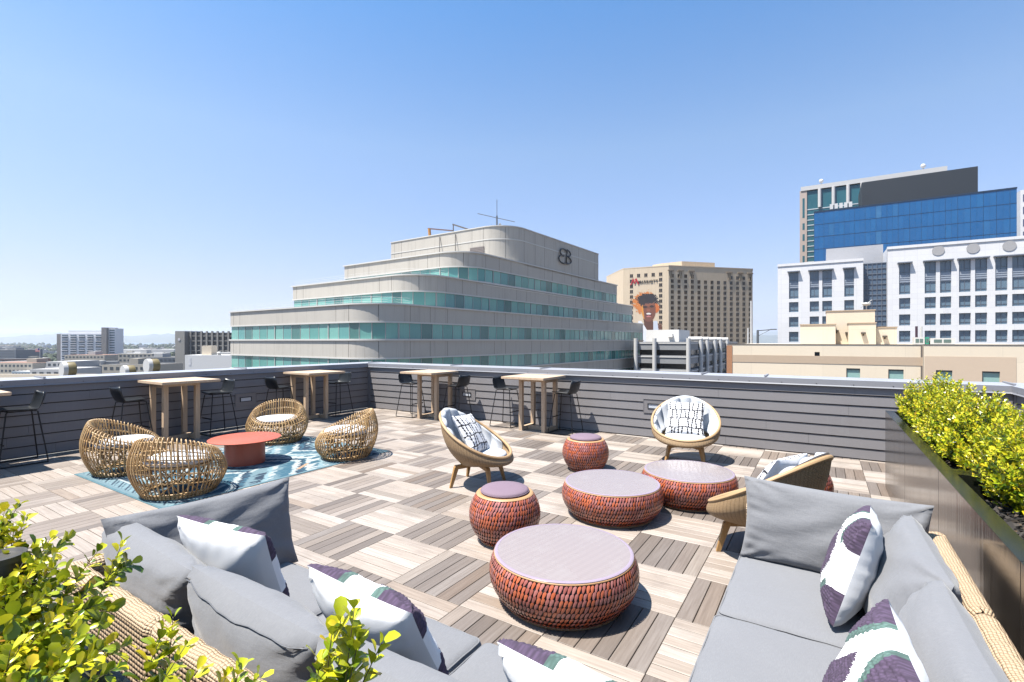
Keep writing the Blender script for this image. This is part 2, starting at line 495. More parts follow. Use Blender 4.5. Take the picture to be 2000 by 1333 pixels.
planter('bronze metal planter with bare mulch beside the right sofa', PX0, PX1, 2.53, 4.05)
planter('bronze metal planter nearest the camera along the right-hand row', PX0, PX1, 1.01, 2.53)
planter('bronze metal planter holding the leafy bush in the left foreground', -2.9, -1.20, -.12, .50, chips=500, group='foreground planters')
planter('bronze metal planter holding the two leafy sprigs in the foreground', -1.20, .40, -.12, .50, chips=400, group='foreground planters')
# ================================================================ BAR TABLES AND STOOLS
m_oak = wood('pale_oak', (.50, .36, .235), (.62, .47, .33), .5, axis=1)
m_oakv = wood('pale_oak_post', (.46, .33, .215), (.57, .43, .30), .5, axis=2)
def make_bar_table():
    t = empty('bar_table')          # local -y is the open front, +y the parapet side
    mb = MB()
    for k in range(7):              # planked top
        x0 = -.452 + k*.904/7
        mb.box(x0 + .0012, x0 + .904/7 - .0012, -.45, .45, 1.012, 1.050)
    mb.box(-.445, .445, -.44, .44, 1.006, 1.020)
    mb.build('tabletop', m_oak, t)
    bx, y0, y1, s = .247, -.09, .44, .036
    for x in (-bx, bx):
        for y in (y0 + s, y1 - s):
            m2 = MB(); m2.box(x - s, x + s, y - s, y + s, .0, 1.004); m2.build('leg', m_oakv, t)
        m2 = MB(); m2.box(x - s + .004, x + s - .004, y0 + 2*s, y1 - 2*s, .004, .074); m2.build('base_rail', m_oak, t)
        m2 = MB(); m2.box(x - s + .004, x + s - .004, y0 + 2*s, y1 - 2*s, .93, 1.003); m2.build('apron', m_oak, t)
    m2 = MB(); m2.box(-bx + s, bx - s, .14, .21, .004, .070); m2.build('stretcher', m_oakv, t)
    m2 = MB(); m2.box(-bx + s, bx - s, y0 + .006, y0 + .05, .945, 1.002); m2.build('apron', m_oakv, t)
    return t
bt = make_bar_table()
def put(proto, first, loc, rz, label, cat, group):
    o = proto if first else copy_tree(proto)
    o.location = loc; o.rotation_euler = (0, 0, rz)
    return tag(o, label, cat, group)
G = 'oak bar tables along the parapet'
put(bt, 1, (-4.655, 8.10, 0), 0, 'pale oak bar table nearest the red drum stools, against the sunlit parapet', 'bar table', G)
put(bt, 0, (-7.31, 8.12, 0), 0, 'pale oak bar table just right of the corner, against the sunlit parapet', 'bar table', G)
put(bt, 0, (-9.36, 6.70, 0), pi/2, 'pale oak bar table just left of the parapet corner, in shade', 'bar table', G)
put(bt, 0, (-9.36, 4.05, 0), pi/2, 'pale oak bar table directly behind the rattan chairs, in shade', 'bar table', G)
put(bt, 0, (-9.36, 1.43, 0), pi/2, 'pale oak bar table cut off by the left edge of the photo', 'bar table', G)

m_shell = plain('charcoal_plastic', (.016, .019, .023), .36, var=.05)
m_wire = plain('black_steel_rod', (.012, .012, .013), .4, .3)
def make_stool():
    t = empty('bar_stool')          # local +y: the way the sitter faces
    SH = .755
    def prof(v):                    # seat front -> back rest top, in (y, z)
        if v < .55:
            s = v/.55; return (.20 - .36*s, SH + .012*cos(s*pi) - .006 * (1 - s))
        s = (v - .55)/.45
        a = s*1.25
        return (-.16 - .075*sin(min(a, pi/2)) - .035*s, SH - .012 + .235*s**1.35)
    def surf(u, v):
        y, z = prof(v); x = (u - .5)*2
        w = .205 + .012*sin(v*pi) - .035*max(0, (v - .86)/.14)**2 - .03*max(0, (.10 - v)/.10)**2
        curl = abs(x)**2.6
        return Vector((x*w, y + curl*.055*max(0, v - .45)*1.8, z + curl*.028*(1 - abs(v - .5)*.5)))
    mb = MB(); nu, nv = 18, 26
    mb.grid(surf, nu, nv)
    n0 = len(mb.v)
    mb.grid(lambda u, v: surf(u, v) + Vector((0, -.010*max(0, (v - .5)*2), -.011 + .006*max(0, (v - .5)*2))), nu, nv, flip=True)
    W = nu + 1
    edge = [i for i in range(W)] + [j*W + nu for j in range(1, nv + 1)] + [nv*W + i for i in range(nu - 1, -1, -1)] + [j*W for j in range(nv - 1, 0, -1)]
    for a, b in zip(edge, edge[1:] + edge[:1]): mb.f.append((b, a, a + n0, b + n0)); mb.m.append(0); mb.uv.append(None)
    mb.build('seat_shell', m_shell, t, True)
    r = .0085
    for s in (-1, 1):
        m2 = MB()
        m2.tube([(s*.10, .13, SH - .02), (s*.14, .155, SH - .03), (s*.232, .242, .03), (s*.236, .240, r),
                 (s*.236, .22, r), (s*.236, -.23, r), (s*.236, -.25, r), (s*.232, -.252, .03), (s*.14, -.165, SH - .03), (s*.10, -.13, SH - .02)], r, 7)
        m2.build('leg', m_wire, t)
    m2 = MB(); m2.tube([(-.176, .189, .30), (.176, .189, .30)], .011, 7); m2.build('footrest', m_wire, t)
    m2 = MB(); m2.tube([(-.236, .236, r), (.236, .236, r)], r, 7); m2.build('crossbar', m_wire, t)
    m2 = MB()
    m2.tube([(-.10, .13, SH - .02), (.10, .13, SH - .02), (.10, -.13, SH - .02), (-.10, -.13, SH - .02)], r*.9, 6, True)
    m2.build('seat_frame', m_wire, t)
    return t
st = make_stool()
G = 'black bar stools at the oak tables'
SL = [((-4.07, 8.27), pi/2, 'black bar stool right of the oak table nearest the red drum stools'),
      ((-5.42, 8.33), -pi/2, 'black bar stool half hidden behind the white shell chair, left of its oak table'),
      ((-6.69, 8.30), pi/2, 'black bar stool right of the oak table by the parapet corner, sunlit wall'),
      ((-7.95, 8.22), -pi/2, 'black bar stool left of its oak table, nearest the corner on the sunlit wall'),
      ((-9.50, 7.42), pi, 'black bar stool nearest the corner in the shaded parapet row'),
      ((-9.50, 5.98), 0, 'black bar stool left of the oak table just left of the corner'),
      ((-9.50, 4.74), pi, 'black bar stool right of the oak table behind the rattan chairs'),
      ((-9.50, 3.40), 0, 'black bar stool with its back to the left, behind the leftmost rattan chair'),
      ((-9.52, 2.08), pi, 'black bar stool at the far left edge, beside the cut-off oak table')]
for k, (p, rz, lb) in enumerate(SL): put(st, k == 0, (*p, 0), rz, lb, 'bar stool', G)

# ================================================================ RUG AND RATTAN SET
def smooth(a, b, x):
    t = max(0, min(1, (x - a)/(b - a))); return t*t*(3 - 2*t)
RX0, RX1, RY0, RY1 = -8.12, -5.69, 2.285, 5.42
def hsh(*a):
    v = sin(sum(x*k for x, k in zip(a, (127.1, 311.7, 74.7)))) * 43758.5453
    return v - floor(v)
def vn(x, y):
    ix, iy = floor(x), floor(y); fx, fy = x - ix, y - iy
    fx = fx*fx*(3-2*fx); fy = fy*fy*(3-2*fy)
    a, b, c, d = hsh(ix, iy), hsh(ix+1, iy), hsh(ix, iy+1), hsh(ix+1, iy+1)
    return (a*(1-fx) + b*fx)*(1-fy) + (c*(1-fx) + d*fx)*fy
TEAL, DEEP, AQUA, CREAM, PEACH, SKYB = (.022,.095,.145), (.006,.026,.055), (.125,.205,.24), (.36,.40,.40), (.42,.25,.15), (.19,.30,.335)
def rug_col(x, y):
    X, Y = x - RX0, y - RY0; W, H = RX1 - RX0, RY1 - RY0
    e = min(X, Y, W - X, H - Y)
    j = (vn(X*55, Y*14) - .5)*.065 + (vn(X*14, Y*60) - .5)*.05
    fine = vn(X*90, Y*30)
    if e < .03: return (.08,.17,.205) if fine > .25 else TEAL
    if min(Y, H - Y) < .34 or e < .05:          # toothed border bands on the short ends
        q = min(Y, H - Y)
        if q < .07: return AQUA
        if q < .20:
            s = ((X + (q - .07)*1.6) * 5.2) % 1.0
            return DEEP if s < .20 or (.42 < s < .55 and fine > .4) else (AQUA if fine > .45 else SKYB)
        if q < .225: return CREAM
        s = abs(((X*4.6) % 1.0) - .5)*2
        return DEEP if (q - .225)/.115 < s + j*2 else AQUA
    # body: big chevrons in feathered bands
    z = abs(((X / 1.18) % 1.0) - .5)*2
    b = (Y - .34 + z*.46 + j)/ .80
    k = int(floor(b)) ; f = b - floor(b)
    pal = [(TEAL, CREAM), (AQUA, DEEP), (CREAM, TEAL), (DEEP, SKYB), (TEAL, PEACH)][k % 5]
    if f < .11: c = CREAM if fine > .2 else SKYB
    elif f < .25: c = DEEP if vn(X*70, Y*9) > .30 + (f - .13)*3 else TEAL
    elif f < .52: c = pal[0] if vn(X*40, Y*5 + k*9) > (f - .25)*2.6 else pal[1]
    elif f < .60: c = SKYB
    elif f < .70: c = CREAM if vn(X*40, Y*8) > .45 else AQUA
    else: c = TEAL if vn(X*60, Y*7) > (1 - f)*2.2 else AQUA
    # isolated diagonal bars
    g = ((X + Y*.62)*1.55) % 1.0; r2 = ((X*1.0 - Y*.9)*.9) % 1.0
    if g < .085 and .25 < r2 < .62: c = PEACH if (floor((X + Y*.62)*1.55) % 2) else CREAM
    return c if fine > .12 else shade(c, .82)
mb = MB(); nx, ny = 300, 380
mb.grid(lambda u, v: (RX0 + (RX1 - RX0)*u, RY0 + (RY1 - RY0)*v, .006), nx, ny)
colr = []
for x, y, z in mb.v:
    c = rug_col(x, y); colr += [*c, 1]
n0 = len(mb.v)
mb.box(RX0, RX1, RY0, RY1, .0008, .0058, skip='t'); colr += [*AQUA, 1]*8
rug = mb.build('rug', attr_mat('woven_rug', .95, 320, .35), col=colr)
tag(rug, 'teal and white patterned rug under the rattan chairs', 'rug')

m_coral = plain('coral_powder_coat', (.55, .125, .07), .42, var=.03)
t = thing('coffee_table', 'low round coral red metal table on the patterned rug', 'table', (-6.87, 3.80, .0062))
mb = MB(); mb.lathe([(0, .335), (.452, .335), (.459, .341), (.459, .346), (.452, .350), (0, .350)], 72); mb.build('tabletop', m_coral, t, True, angle=40)
mb = MB(); mb.lathe([(.240, 0), (.255, .002), (.255, .336)], 64, cap0=True); mb.build('base', m_coral, t, True, angle=40)

m_rattan = rand_mat('rattan_cane', [(0, (.40, .235, .095)), (.35, (.54, .345, .155)), (.7, (.62, .42, .205)), (1, (.47, .285, .12))], .42, var=.12)
m_pad = plain('pale_grey_cushion', (.60, .625, .66), .85, var=.05, bump=.15, bscale=180)
def make_pod():
    t = empty('rattan_chair')        # local +y: open, low front
    RXr, RYr = .482, .435
    def zr(a): return .515 - .155*cos(a)
    def outer(a, s):
        r = .73 + .27*sin(pi*(.04 + .84*s))
        lean = .03*(1 - cos(a))/2*s          # back leans out a little
        return Vector((sin(a)*RXr*r, cos(a)*RYr*r - lean, .018 + (zr(a) - .018)*s))
    def inner(a, s):                          # s 0 at the rim, 1 at the seat
        p = outer(a, 1.0); zt = .335
        q = Vector((sin(a)*.335, cos(a)*.30 + .01, zt))
        top = p + Vector((-sin(a)*.056, -cos(a)*.056, -.012))
        k = s + .12*sin(pi*s)*0
        return top.lerp(q, s) + Vector((0, 0, -.03*sin(pi*s)))
    N = 58
    mb = MB()
    for k in range(N):
        a = 2*pi*k/N + R.uniform(-.008, .008)
        pts = [outer(a, s) for s in (0, .12, .25, .38, .52, .66, .8, .92, .98)]
        top = outer(a, 1.0); inn = Vector((-sin(a), -cos(a), 0))
        pts += [top + inn*.010 + Vector((0,0,.012)), top + inn*.030 + Vector((0,0,.016)), top + inn*.048 + Vector((0,0,.006))]
        pts += [inner(a, s) for s in (.06, .3, .6, 1.0)]
        mb.tube(pts, [R.uniform(.0062, .0078)]*len(pts), 5)
    mb.build('cane_rib', m_rattan, t, True)
    M = 60
    for s, r, nm in ((.0, .014, 'base_ring'), (.03, .010, 'cane_hoop'), (.07, .009, 'cane_hoop'), (.27, .006, 'cane_hoop'), (.44, .006, 'cane_hoop'), (.60, .006, 'cane_hoop'), (.76, .006, 'cane_hoop'), (.955, .0075, 'cane_hoop')):
        mb = MB()
        mb.tube([outer(2*pi*k/M, s + .012*sin(3*2*pi*k/M + s*20)*(0 < s < .9)) + Vector((-sin(2*pi*k/M), -cos(2*pi*k/M), 0))*.010 for k in range(M)], r, 6, True)
        mb.build(nm, m_rattan, t, True)
    for s in (.3, .62, 1.0):
        mb = MB(); mb.tube([inner(2*pi*k/M, s) + Vector((sin(2*pi*k/M), cos(2*pi*k/M), 0))*.008 for k in range(M)], .0065, 6, True)
        mb.build('inner_hoop', m_rattan, t, True)
    mb = MB()                                # strutted seat support
    for k in range(10):
        a = 2*pi*k/10
        mb.tube([outer(a, .02)*.86, Vector((sin(a + .5)*.26, cos(a + .5)*.23, .18)), Vector((sin(a + .75)*.31, cos(a + .75)*.28, .325))], .010, 6)
        mb.tube([outer(a, .05)*.9, Vector((sin(a - .5)*.30, cos(a - .5)*.27, .2)), Vector((sin(a - .75)*.31, cos(a - .75)*.28, .325))], .007, 6)
    mb.build('seat_strut', m_rattan, t, True)
    mb = MB(); mb.lathe([(0, .318), (.33, .318), (.335, .328), (.33, .338), (0, .338)], 40, sx=1, sy=.9); mb.build('seat_deck', m_rattan, t, True)
    mb = MB()
    mb.lathe([(0, .339), (.30, .339), (.335, .352), (.346, .378), (.335, .404), (.30, .418), (.2, .424), (0, .426)], 48, sx=1, sy=.9)
    mb.build('cushion', m_pad, t, True)
    return t
pod = make_pod()
G = 'round rattan chairs on the rug'
tc = Vector((-6.87, 3.80))
for k, (x, y, lb) in enumerate([
        (-7.78, 2.72, 'round rattan chair at the far left of the rug, back toward the shaded wall'),
        (-6.16, 2.66, 'round rattan chair seen from behind, nearest the camera on the rug'),
        (-7.86, 4.90, 'round rattan chair with its cushion facing the camera, behind the coral table'),
        (-5.98, 4.82, 'round rattan chair in side view at the right end of the rug')]):
    d = tc - Vector((x, y)); put(pod, k == 0, (x, y, .0065), atan2(-d.x, d.y), lb, 'chair', G)
# ================================================================ DRUM STOOLS AND SCALE TABLES
m_scale = rand_mat('lacquered_scales', [(0, (.48, .115, .05)), (.35, (.58, .155, .075)), (.5, (.34, .105, .09)), (.72, (.43, .16, .14)), (.9, (.47, .19, .17)), (1, (.28, .08, .065))], .27, var=.08)
m_core = plain('dark_weave_core', (.018, .009, .009), .6)
m_reed = plain('tan_reed_ring', (.52, .30, .14), .5, var=.15, vscale=40)
def top_mat():
    t = NT('frosted_lilac_glass')
    w = t.n('TexWave', i_Vector=t.coord('Object', None, (0, 0, .5)), i_Scale=6, i_Distortion=.4)
    w2 = t.n('TexWave', i_Vector=t.coord('Object', None, (0, 0, .5 + pi/2)), i_Scale=13, i_Distortion=.3)
    f = t.math('MULTIPLY', t.math('ADD', w.outputs['Fac'], w2.outputs['Fac']), .5)
    dust = t.noise(t.coord('Object'), 5, 6, .7)
    c = t.mix(f, (.315, .262, .250), (.35, .294, .28))
    c = t.mix(t.ramp(dust, [(.48, (0, 0, 0)), (.75, (.35, .35, .35))]), c, (.40, .37, .36))
    t.set(Base_Color=c, Roughness=t.math('ADD', .14, t.math('MULTIPLY', dust, .25)))
    t.b.inputs['Coat Weight'].default_value = .3
    t.b.inputs['Coat Roughness'].default_value = .08
    return t.mat
m_frost = top_mat()
m_frost_rim = plain('frosted_glass_edge', (.36, .29, .36), .2, var=.03)
m_mauve = plain('mauve_canvas', (.195, .135, .175), .85, var=.08, bump=.2, bscale=200)
def scaled_body(t, r0, rm, r1, z0, z1, rows, wdt, lng, seed):
    rr = random.Random(seed)
    def rad(z):
        s = (z - z0)/(z1 - z0); c = 4*(rm - (r0 + r1)/2)
        return r0 + (r1 - r0)*s + c*s*(1 - s)
    mb = MB(); mb.lathe([(0, z0)] + [(rad(z0 + (z1 - z0)*k/12) - .004, z0 + (z1 - z0)*k/12) for k in range(13)] + [(0, z1)], 64)
    mb.build('drum', m_core, t, True, angle=50)
    mb = MB()
    dz = (z1 - z0)/rows
    for k in range(rows):
        zc = z0 + dz*(k + .5); n = int(2*pi*rad(zc)/wdt)
        off = k*.5
        for i in range(n):
            a = 2*pi*(i + off)/n + rr.uniform(-.12, .12)*2*pi/n*.5
            z = zc + rr.uniform(-.05, .05)*dz
            z = min(max(z, z0 + dz*.45), z1 - dz*.45)
            e = .002; r = rad(z); tang = Vector((-(rad(z + e) - rad(z - e)), 2*e))   # (-dr, dz) -> outward normal
            nr = Vector((2*e, -(rad(z + e) - rad(z - e)))).normalized()             # (radial, z)
            up2 = Vector((rad(z + e) - rad(z - e), 2*e)).normalized()
            er = Vector((cos(a), sin(a), 0)); et = Vector((-sin(a), cos(a), 0))
            N = er*nr[0] + Vector((0, 0, nr[1])); Uv = er*up2[0] + Vector((0, 0, up2[1]))
            L = lng*rr.uniform(.92, 1.1); W = 2*pi*r/n*.82*rr.uniform(.9, 1.04)
            sl = .34 + rr.uniform(-.09, .09)
            c0 = Vector((cos(a)*r, sin(a)*r, z))
            out = [(0, -.60), (.36, -.30), (.52, .14), (.42, .38), (0, .50), (-.42, .38), (-.52, .14), (-.36, -.30)]
            vs = []
            for x, y in out:
                vs.append(c0 + et*(x*W + y*L*sl) + Uv*(y*L) + N*(.0005 + .0030*(y + .6)))
            vs.append(c0 + N*.0052 + Uv*L*.05)
            mb.add(vs, [(q, (q + 1) % 8, 8) for q in range(8)])
    mb.build('scale_cladding', m_scale, t, True)
    mb = MB(); mb.lathe([(r0 - .02, .0), (r0 + .004, .001), (r0 + .006, .008), (r0 + .002, z0 + .004), (r0 - .02, z0 + .004)], 64); mb.build('base_ring', m_reed, t, True, angle=40)
def make_scale_table():
    t = empty('drum_table')
    scaled_body(t, .395, .487, .462, .010, .298, 8, .0265, .0425, 3)
    mb = MB(); mb.lathe([(.430, .292), (.462, .296), (.467, .302), (.4655, .307), (.463, .309), (.430, .306)], 80); mb.build('reed_rim', m_reed, t, True, angle=60)
    mb = MB(); mb.lathe([(0, .304), (.457, .304), (.462, .308), (.462, .313), (.457, .3165), (.430, .317), (0, .317)], 80, mi=0)
    o = mb.build('glass_top', m_frost, t, True, angle=25)
    mb = MB(); mb.lathe([(.440, .3175), (.445, .3182), (.457, .3182), (.4625, .314)], 80); mb.build('glass_edge', m_frost_rim, t, True)
    return t
def make_drum():
    t = empty('drum_stool')
    scaled_body(t, .205, .303, .245, .010, .400, 11, .0250, .0415, 5)
    mb = MB(); mb.lathe([(.19, .394), (.238, .396), (.248, .404), (.240, .413), (.222, .415), (.19, .41)], 64); mb.build('reed_rim', m_reed, t, True, angle=60)
    mb = MB(); mb.lathe([(0, .408), (.198, .408), (.207, .416), (.209, .428), (.204, .440), (.190, .449), (.12, .457), (0, .460)], 64); mb.build('cushion', m_mauve, t, True)
    mb = MB(); mb.tube([(.209*cos(2*pi*k/60), .209*sin(2*pi*k/60), .4265 + .0012*sin(k*2.1)) for k in range(60)], .0035, 5, True); mb.build('piping', m_mauve, t, True)
    return t
tb = make_scale_table(); dr = make_drum()
G = 'red scale-clad drum tables'
put(tb, 1, (-1.474, 2.961, 0), .3, 'low wide red scale-clad drum table nearest the camera', 'table', G)
put(tb, 0, (-1.777, 4.653, 0), 2.1, 'low wide red scale-clad drum table in the middle of the three', 'table', G)
put(tb, 0, (-1.231, 5.498, 0), 4.0, 'low wide red scale-clad drum table farthest back, in front of the camera-facing chair', 'table', G)
G = 'red scale-clad drum stools with mauve cushions'
put(dr, 1, (-2.327, 3.545, 0), 0, 'tall red drum stool with mauve cushion touching the nearest drum table', 'stool', G)
put(dr, 0, (-2.683, 6.056, 0), 1.3, 'tall red drum stool with mauve cushion standing alone behind the middle table', 'stool', G)
put(dr, 0, (-.215, 5.86, 0), 2.2, 'tall red drum stool mostly hidden behind the right woven chair', 'stool', G)

# ================================================================ WOVEN SHELL CHAIRS
m_cane = weave('woven_shell_cane', (.31, .195, .095), (.46, .31, .165), .030, .0135, .6, 1.0, gap=(.10, .055, .022), dist=.003)
m_canerim = weave('wrapped_rim_cane', (.44, .275, .13), (.54, .36, .19), .009, .024, .55, .35, gap=(.40, .25, .12), dist=.002)
m_teak = wood('oiled_teak', (.42, .225, .075), (.56, .33, .125), .5, axis=2)
m_lining = plain('white_tufted_lining', (.55, .575, .61), .9, var=.04, bump=.12, bscale=160)
def make_shell_chair():
    t = empty('shell_chair')                # local +y: the way the sitter faces
    def rim(a): return Vector((.465*sin(a), .425*cos(a) - .03, .605 - .25*cos(a) - .035*(1 - cos(2*a))/2))
    def base(a): return Vector((.245*sin(a), .215*cos(a) + .01, .262))
    def sh(a, s, off=0.0):
        b, r = base(a), rim(a)
        p = b.lerp(r, s)
        fr = (1 + cos(a))/2
        d = Vector((sin(a), cos(a), -.35)).normalized()
        p = p + d*(.055 + .05*fr)*sin(pi*s)
        n = Vector((sin(a), cos(a), -.55)).normalized()
        return p + n*off
    N, M = 72, 18
    mb = MB()
    uvf = lambda u, v: (u*2.4, v*.62)
    mb.grid(lambda u, v: sh(2*pi*u, v), N, M, uvfn=uvf, wrap=True, flip=True)
    mb.grid(lambda u, v: sh(2*pi*u, v, -.016), N, M, uvfn=uvf, wrap=True)
    mb.grid(lambda u, v: base(2*pi*u)*v + Vector((0, .01, .262))*(1 - v), N, 3, uvfn=uvf, wrap=True, flip=True)
    mb.grid(lambda u, v: base(2*pi*u)*v + Vector((0, .01, .282))*(1 - v), N, 3, uvfn=uvf, wrap=True)
    mb.build('shell', m_cane, t, True)
    K = 96
    ring = [sh(2*pi*k/K, 1.0, -.008) for k in range(K)]
    mb = MB()
    def tor(u, v):
        a = 2*pi*u; p = sh(a, 1.0, -.008); q = sh(a + .01, 1.0, -.008); tn = (q - p).normalized()
        o = Vector((sin(a), cos(a), 0)); o = (o - tn*o.dot(tn)).normalized(); w = tn.cross(o)
        return p + (o*cos(2*pi*v) + w*sin(2*pi*v))*.018
    mb.grid(tor, K, 10, uvfn=lambda u, v: (u*2.6, v*.13), wrap=True)
    mb.build('rim', m_canerim, t, True)
    # channel-tufted back lining
    a0, a1, CH = radians(62), radians(298), 11
    def lin_in(u, v, k):
        a = a0 + (a1 - a0)*u
        c = abs(sin(pi*CH*u))**.6
        s = .30 + (1.04 - .17*(1 - sin(pi*u))**1.0 - .30)*v
        ed = min(1, min(v, 1 - v)/.10); ed = sqrt(max(0, 1 - (1 - ed)**2))
        eu = min(1, min(u, 1 - u)/.035); eu = sqrt(max(0, 1 - (1 - eu)**2))
        th = (.006 + .052*c)*ed*eu + .003
        return sh(a, s, -.020 - th*k)
    mb = MB()
    mb.grid(lambda u, v: lin_in(u, v, 1), CH*10, 18)
    mb.grid(lambda u, v: lin_in(u, v, .05), CH*10, 18, flip=True)
    mb.build('back_cushion', m_lining, t, True)
    mb = MB()
    def seat(k):
        out = []
        for r, z in ((0, .318), (.235, .318), (.268, .332), (.278, .356), (.268, .380), (.24, .394), (.12, .402), (0, .404)): out.append((r, z))
        return out
    mb.lathe(seat(0), 48, c=(0, .085), sx=1.0, sy=.95); o = mb.build('seat_cushion', m_lining, t, True)
    for i, (sx, sy) in enumerate(((-1, 1), (1, 1), (-1, -1), (1, -1))):
        mb = MB()
        ft = Vector((sx*.255, sy*.245, 0)); kn = Vector((sx*.205, sy*.195, .235))
        d = (kn - ft).normalized(); tx = Vector((sx, sy, 0)).normalized(); ty = Vector((-sy, sx, 0)).normalized()
        L = (kn - ft).length
        vs = []
        for q, h in ((0, .015), (1, .026)):
            p = ft + d*(L*q)
            for a_, b_ in ((-1,-1),(1,-1),(1,1),(-1,1)): vs.append(Vector((p.x, p.y, 0 if q == 0 else p.z + .004)) + tx*a_*h*1.05 + ty*b_*h*.85)
        mb.add(vs, [(0,3,2,1),(4,5,6,7),(0,1,5,4),(1,2,6,5),(2,3,7,6),(3,0,4,7)])
        p2 = Vector((sx*.02, sy*.02, .242))
        mb.bar(kn + Vector((0, 0, -.002)) + tx*.018, p2, .044 + .001*i, .040 + .0015*i)
        mb.build('leg', m_teak, t)
    return t
ch = make_shell_chair()
def dirz(fx, fy): return atan2(-fx, fy)
G = 'woven shell lounge chairs'
C1, F1 = Vector((-3.50, 4.75, 0)), (.955, .26)
C2, F2 = Vector((-1.66, 7.22, 0)), (.20, -.98)
C3, F3 = Vector((-.40, 4.42, 0)), (-.925, .38)
put(ch, 1, C1, dirz(*F1), 'woven shell chair in side view left of the drum tables, white lining', 'lounge chair', G)
put(ch, 0, C2, dirz(*F2), 'woven shell chair facing the camera, in front of the sunlit parapet', 'lounge chair', G)
put(ch, 0, C3, dirz(*F3), 'woven shell chair seen from behind, next to the right sofa', 'lounge chair', G)

# ================================================================ CUSHIONS
def pillow_mesh(w, h, t, n=26, fn=None, seed=1, pinch=.07, sag=0.0, pw=.48, wr=.006, bump=None, mfront=0, mback=0, ret=False):
    """soft square cushion in local x (width) and z (height); +y is its front"""
    rr = random.Random(seed); ph = [rr.uniform(0, 6.28) for _ in range(12)]
    mb = MB()
    def pt(u, v, s):
        U, V = 2*u - 1, 2*v - 1
        x = w/2*U*(1 - pinch*(1 - V*V)); z = h/2*V*(1 - pinch*(1 - U*U))
        prof = max(0.0, (1 - U**2))**pw * max(0.0, (1 - V**2))**pw
        th = t/2*prof*(1 - sag*V)
        ed = (1 - abs(U))**.5 * (1 - abs(V))**.5
        # creases fan from the corners and run in from the seams
        ang = atan2(1 - abs(V), 1 - abs(U) + 1e-6)
        cr = sin(ang*9 + ph[0] + 3*U) * exp(-3.0*min(1 - abs(U), 1 - abs(V))) * (abs(U)*abs(V))**1.5
        wv = sin(U*5 + ph[1] + 2*sin(V*3 + ph[2])) * sin(V*4 + ph[3] + 1.7*sin(U*2.5 + ph[4]))
        sm = sin(U*21 + ph[5] + 2*sin(V*5)) * exp(-5*(1 - abs(V))) + sin(V*19 + ph[6] + 2*sin(U*4)) * exp(-5*(1 - abs(U)))
        gl = sin(V*26 + ph[8] + 3*sin(U*2.2 + ph[9])) * max(0, sin(U*1.6 + ph[10]))**2 * exp(-2.2*(1 - abs(U)))
        th += prof**.5*(wr*1.6*wv + wr*1.3*cr*3 + wr*.55*sm + wr*.9*gl)
        y = s*max(th, .0)
        if bump and s > 0: y += bump(u, v)*min(1, prof*4)
        y += .012*sin(U*1.7 + ph[7])*V*sag*2
        return Vector((x, y, z))
    mb.grid(lambda u, v: pt(u, v, 1), n, n, mi=mfront, uvfn=lambda u, v: (u*w, v*h), flip=True, mfn=fn)
    k = max(22, min(n, 30))
    mb.grid(lambda u, v: pt(u, v, -1), k, k, mi=mback, uvfn=lambda u, v: (u*w, v*h))
    return (mb, pt) if ret else mb
def frame_mat(center, right, up):
    r = Vector(right).normalized(); u = Vector(up); u = (u - r*u.dot(r)).normalized(); f = u.cross(r)
    return Matrix(((r.x, f.x, u.x, center[0]), (r.y, f.y, u.y, center[1]), (r.z, f.z, u.z, center[2]), (0, 0, 0, 1)))
# black and white hand-drawn grid pillows on the shell chairs
m_bw_w = plain('white_boucle', (.62, .625, .64), .95, var=.10, vscale=90, bump=.7, bscale=220)
m_bw_k = plain('black_stitching', (.022, .022, .03), .95, var=.3, vscale=60)
m_white = plain('white_cotton', (.62, .625, .635), .9, var=.03, bump=.1, bscale=200)
def bwfn(seed):
    rr = random.Random(seed)
    rows = [0, .16, .43, .71, 1.0]
    cols = []
    for r in range(4):
        x = rr.uniform(.03, .10); c = []
        while x < .97: c.append(x); x += rr.choice([.10, .115, .13, .15, .24])
        cols.append(c)
    def f(u, v):
        vv = v + .012*sin(u*14 + seed) + .02*(u - .5)
        for r in rows[1:4]:
            if abs(vv - r) < .015 + .006*sin(u*70): return 1
        r = 0
        for k in range(4):
            if vv >= rows[k]: r = k
        for c in cols[r]:
            cc = c + .014*sin(v*9 + c*30 + seed) + (v - .5)*.03*sin(c*17)
            if abs(u - cc) < .019 + .008*sin(v*90 + c*40): return 1
        return 0
    return f
def throw(label, cat, center, right, up, w, t, fn, mats, seed, group, n, bump=None, mback=0, name='throw_pillow', pinch=.07):
    mb = pillow_mesh(w, w, t, n, fn, seed, pinch, .06, .42, .004, bump, 0, mback)
    o = mb.build(name, mats, None, True)
    o.matrix_world = frame_mat(center, right, up)
    return tag(o, label, cat, group)
G = 'black and white grid pillows on the shell chairs'
def chair_pillow(C, F, label, seed, roll=0.0, shift=0.0):
    F = Vector((*F, 0)).normalized(); Rr = Vector((F.y, -F.x, 0))      # sitter's right
    up = Vector((0, 0, .80)) - F*.52
    c = C + F*(-.075) + Rr*shift + Vector((0, 0, .605))
    o = throw(label, 'pillow', c, Rr + up*roll, up, .52, .16, bwfn(seed), [m_bw_w, m_bw_k], seed, G, 88)
chair_pillow(C1, F1, 'white pillow with black grid lines on the left woven chair', 3, .10, .03)
chair_pillow(C2, F2, 'white pillow with black grid lines on the chair facing the camera', 4, .03, .0)
chair_pillow(C3, F3, 'white pillow with black grid lines sunk in the chair seen from behind', 5, -.05, .0)

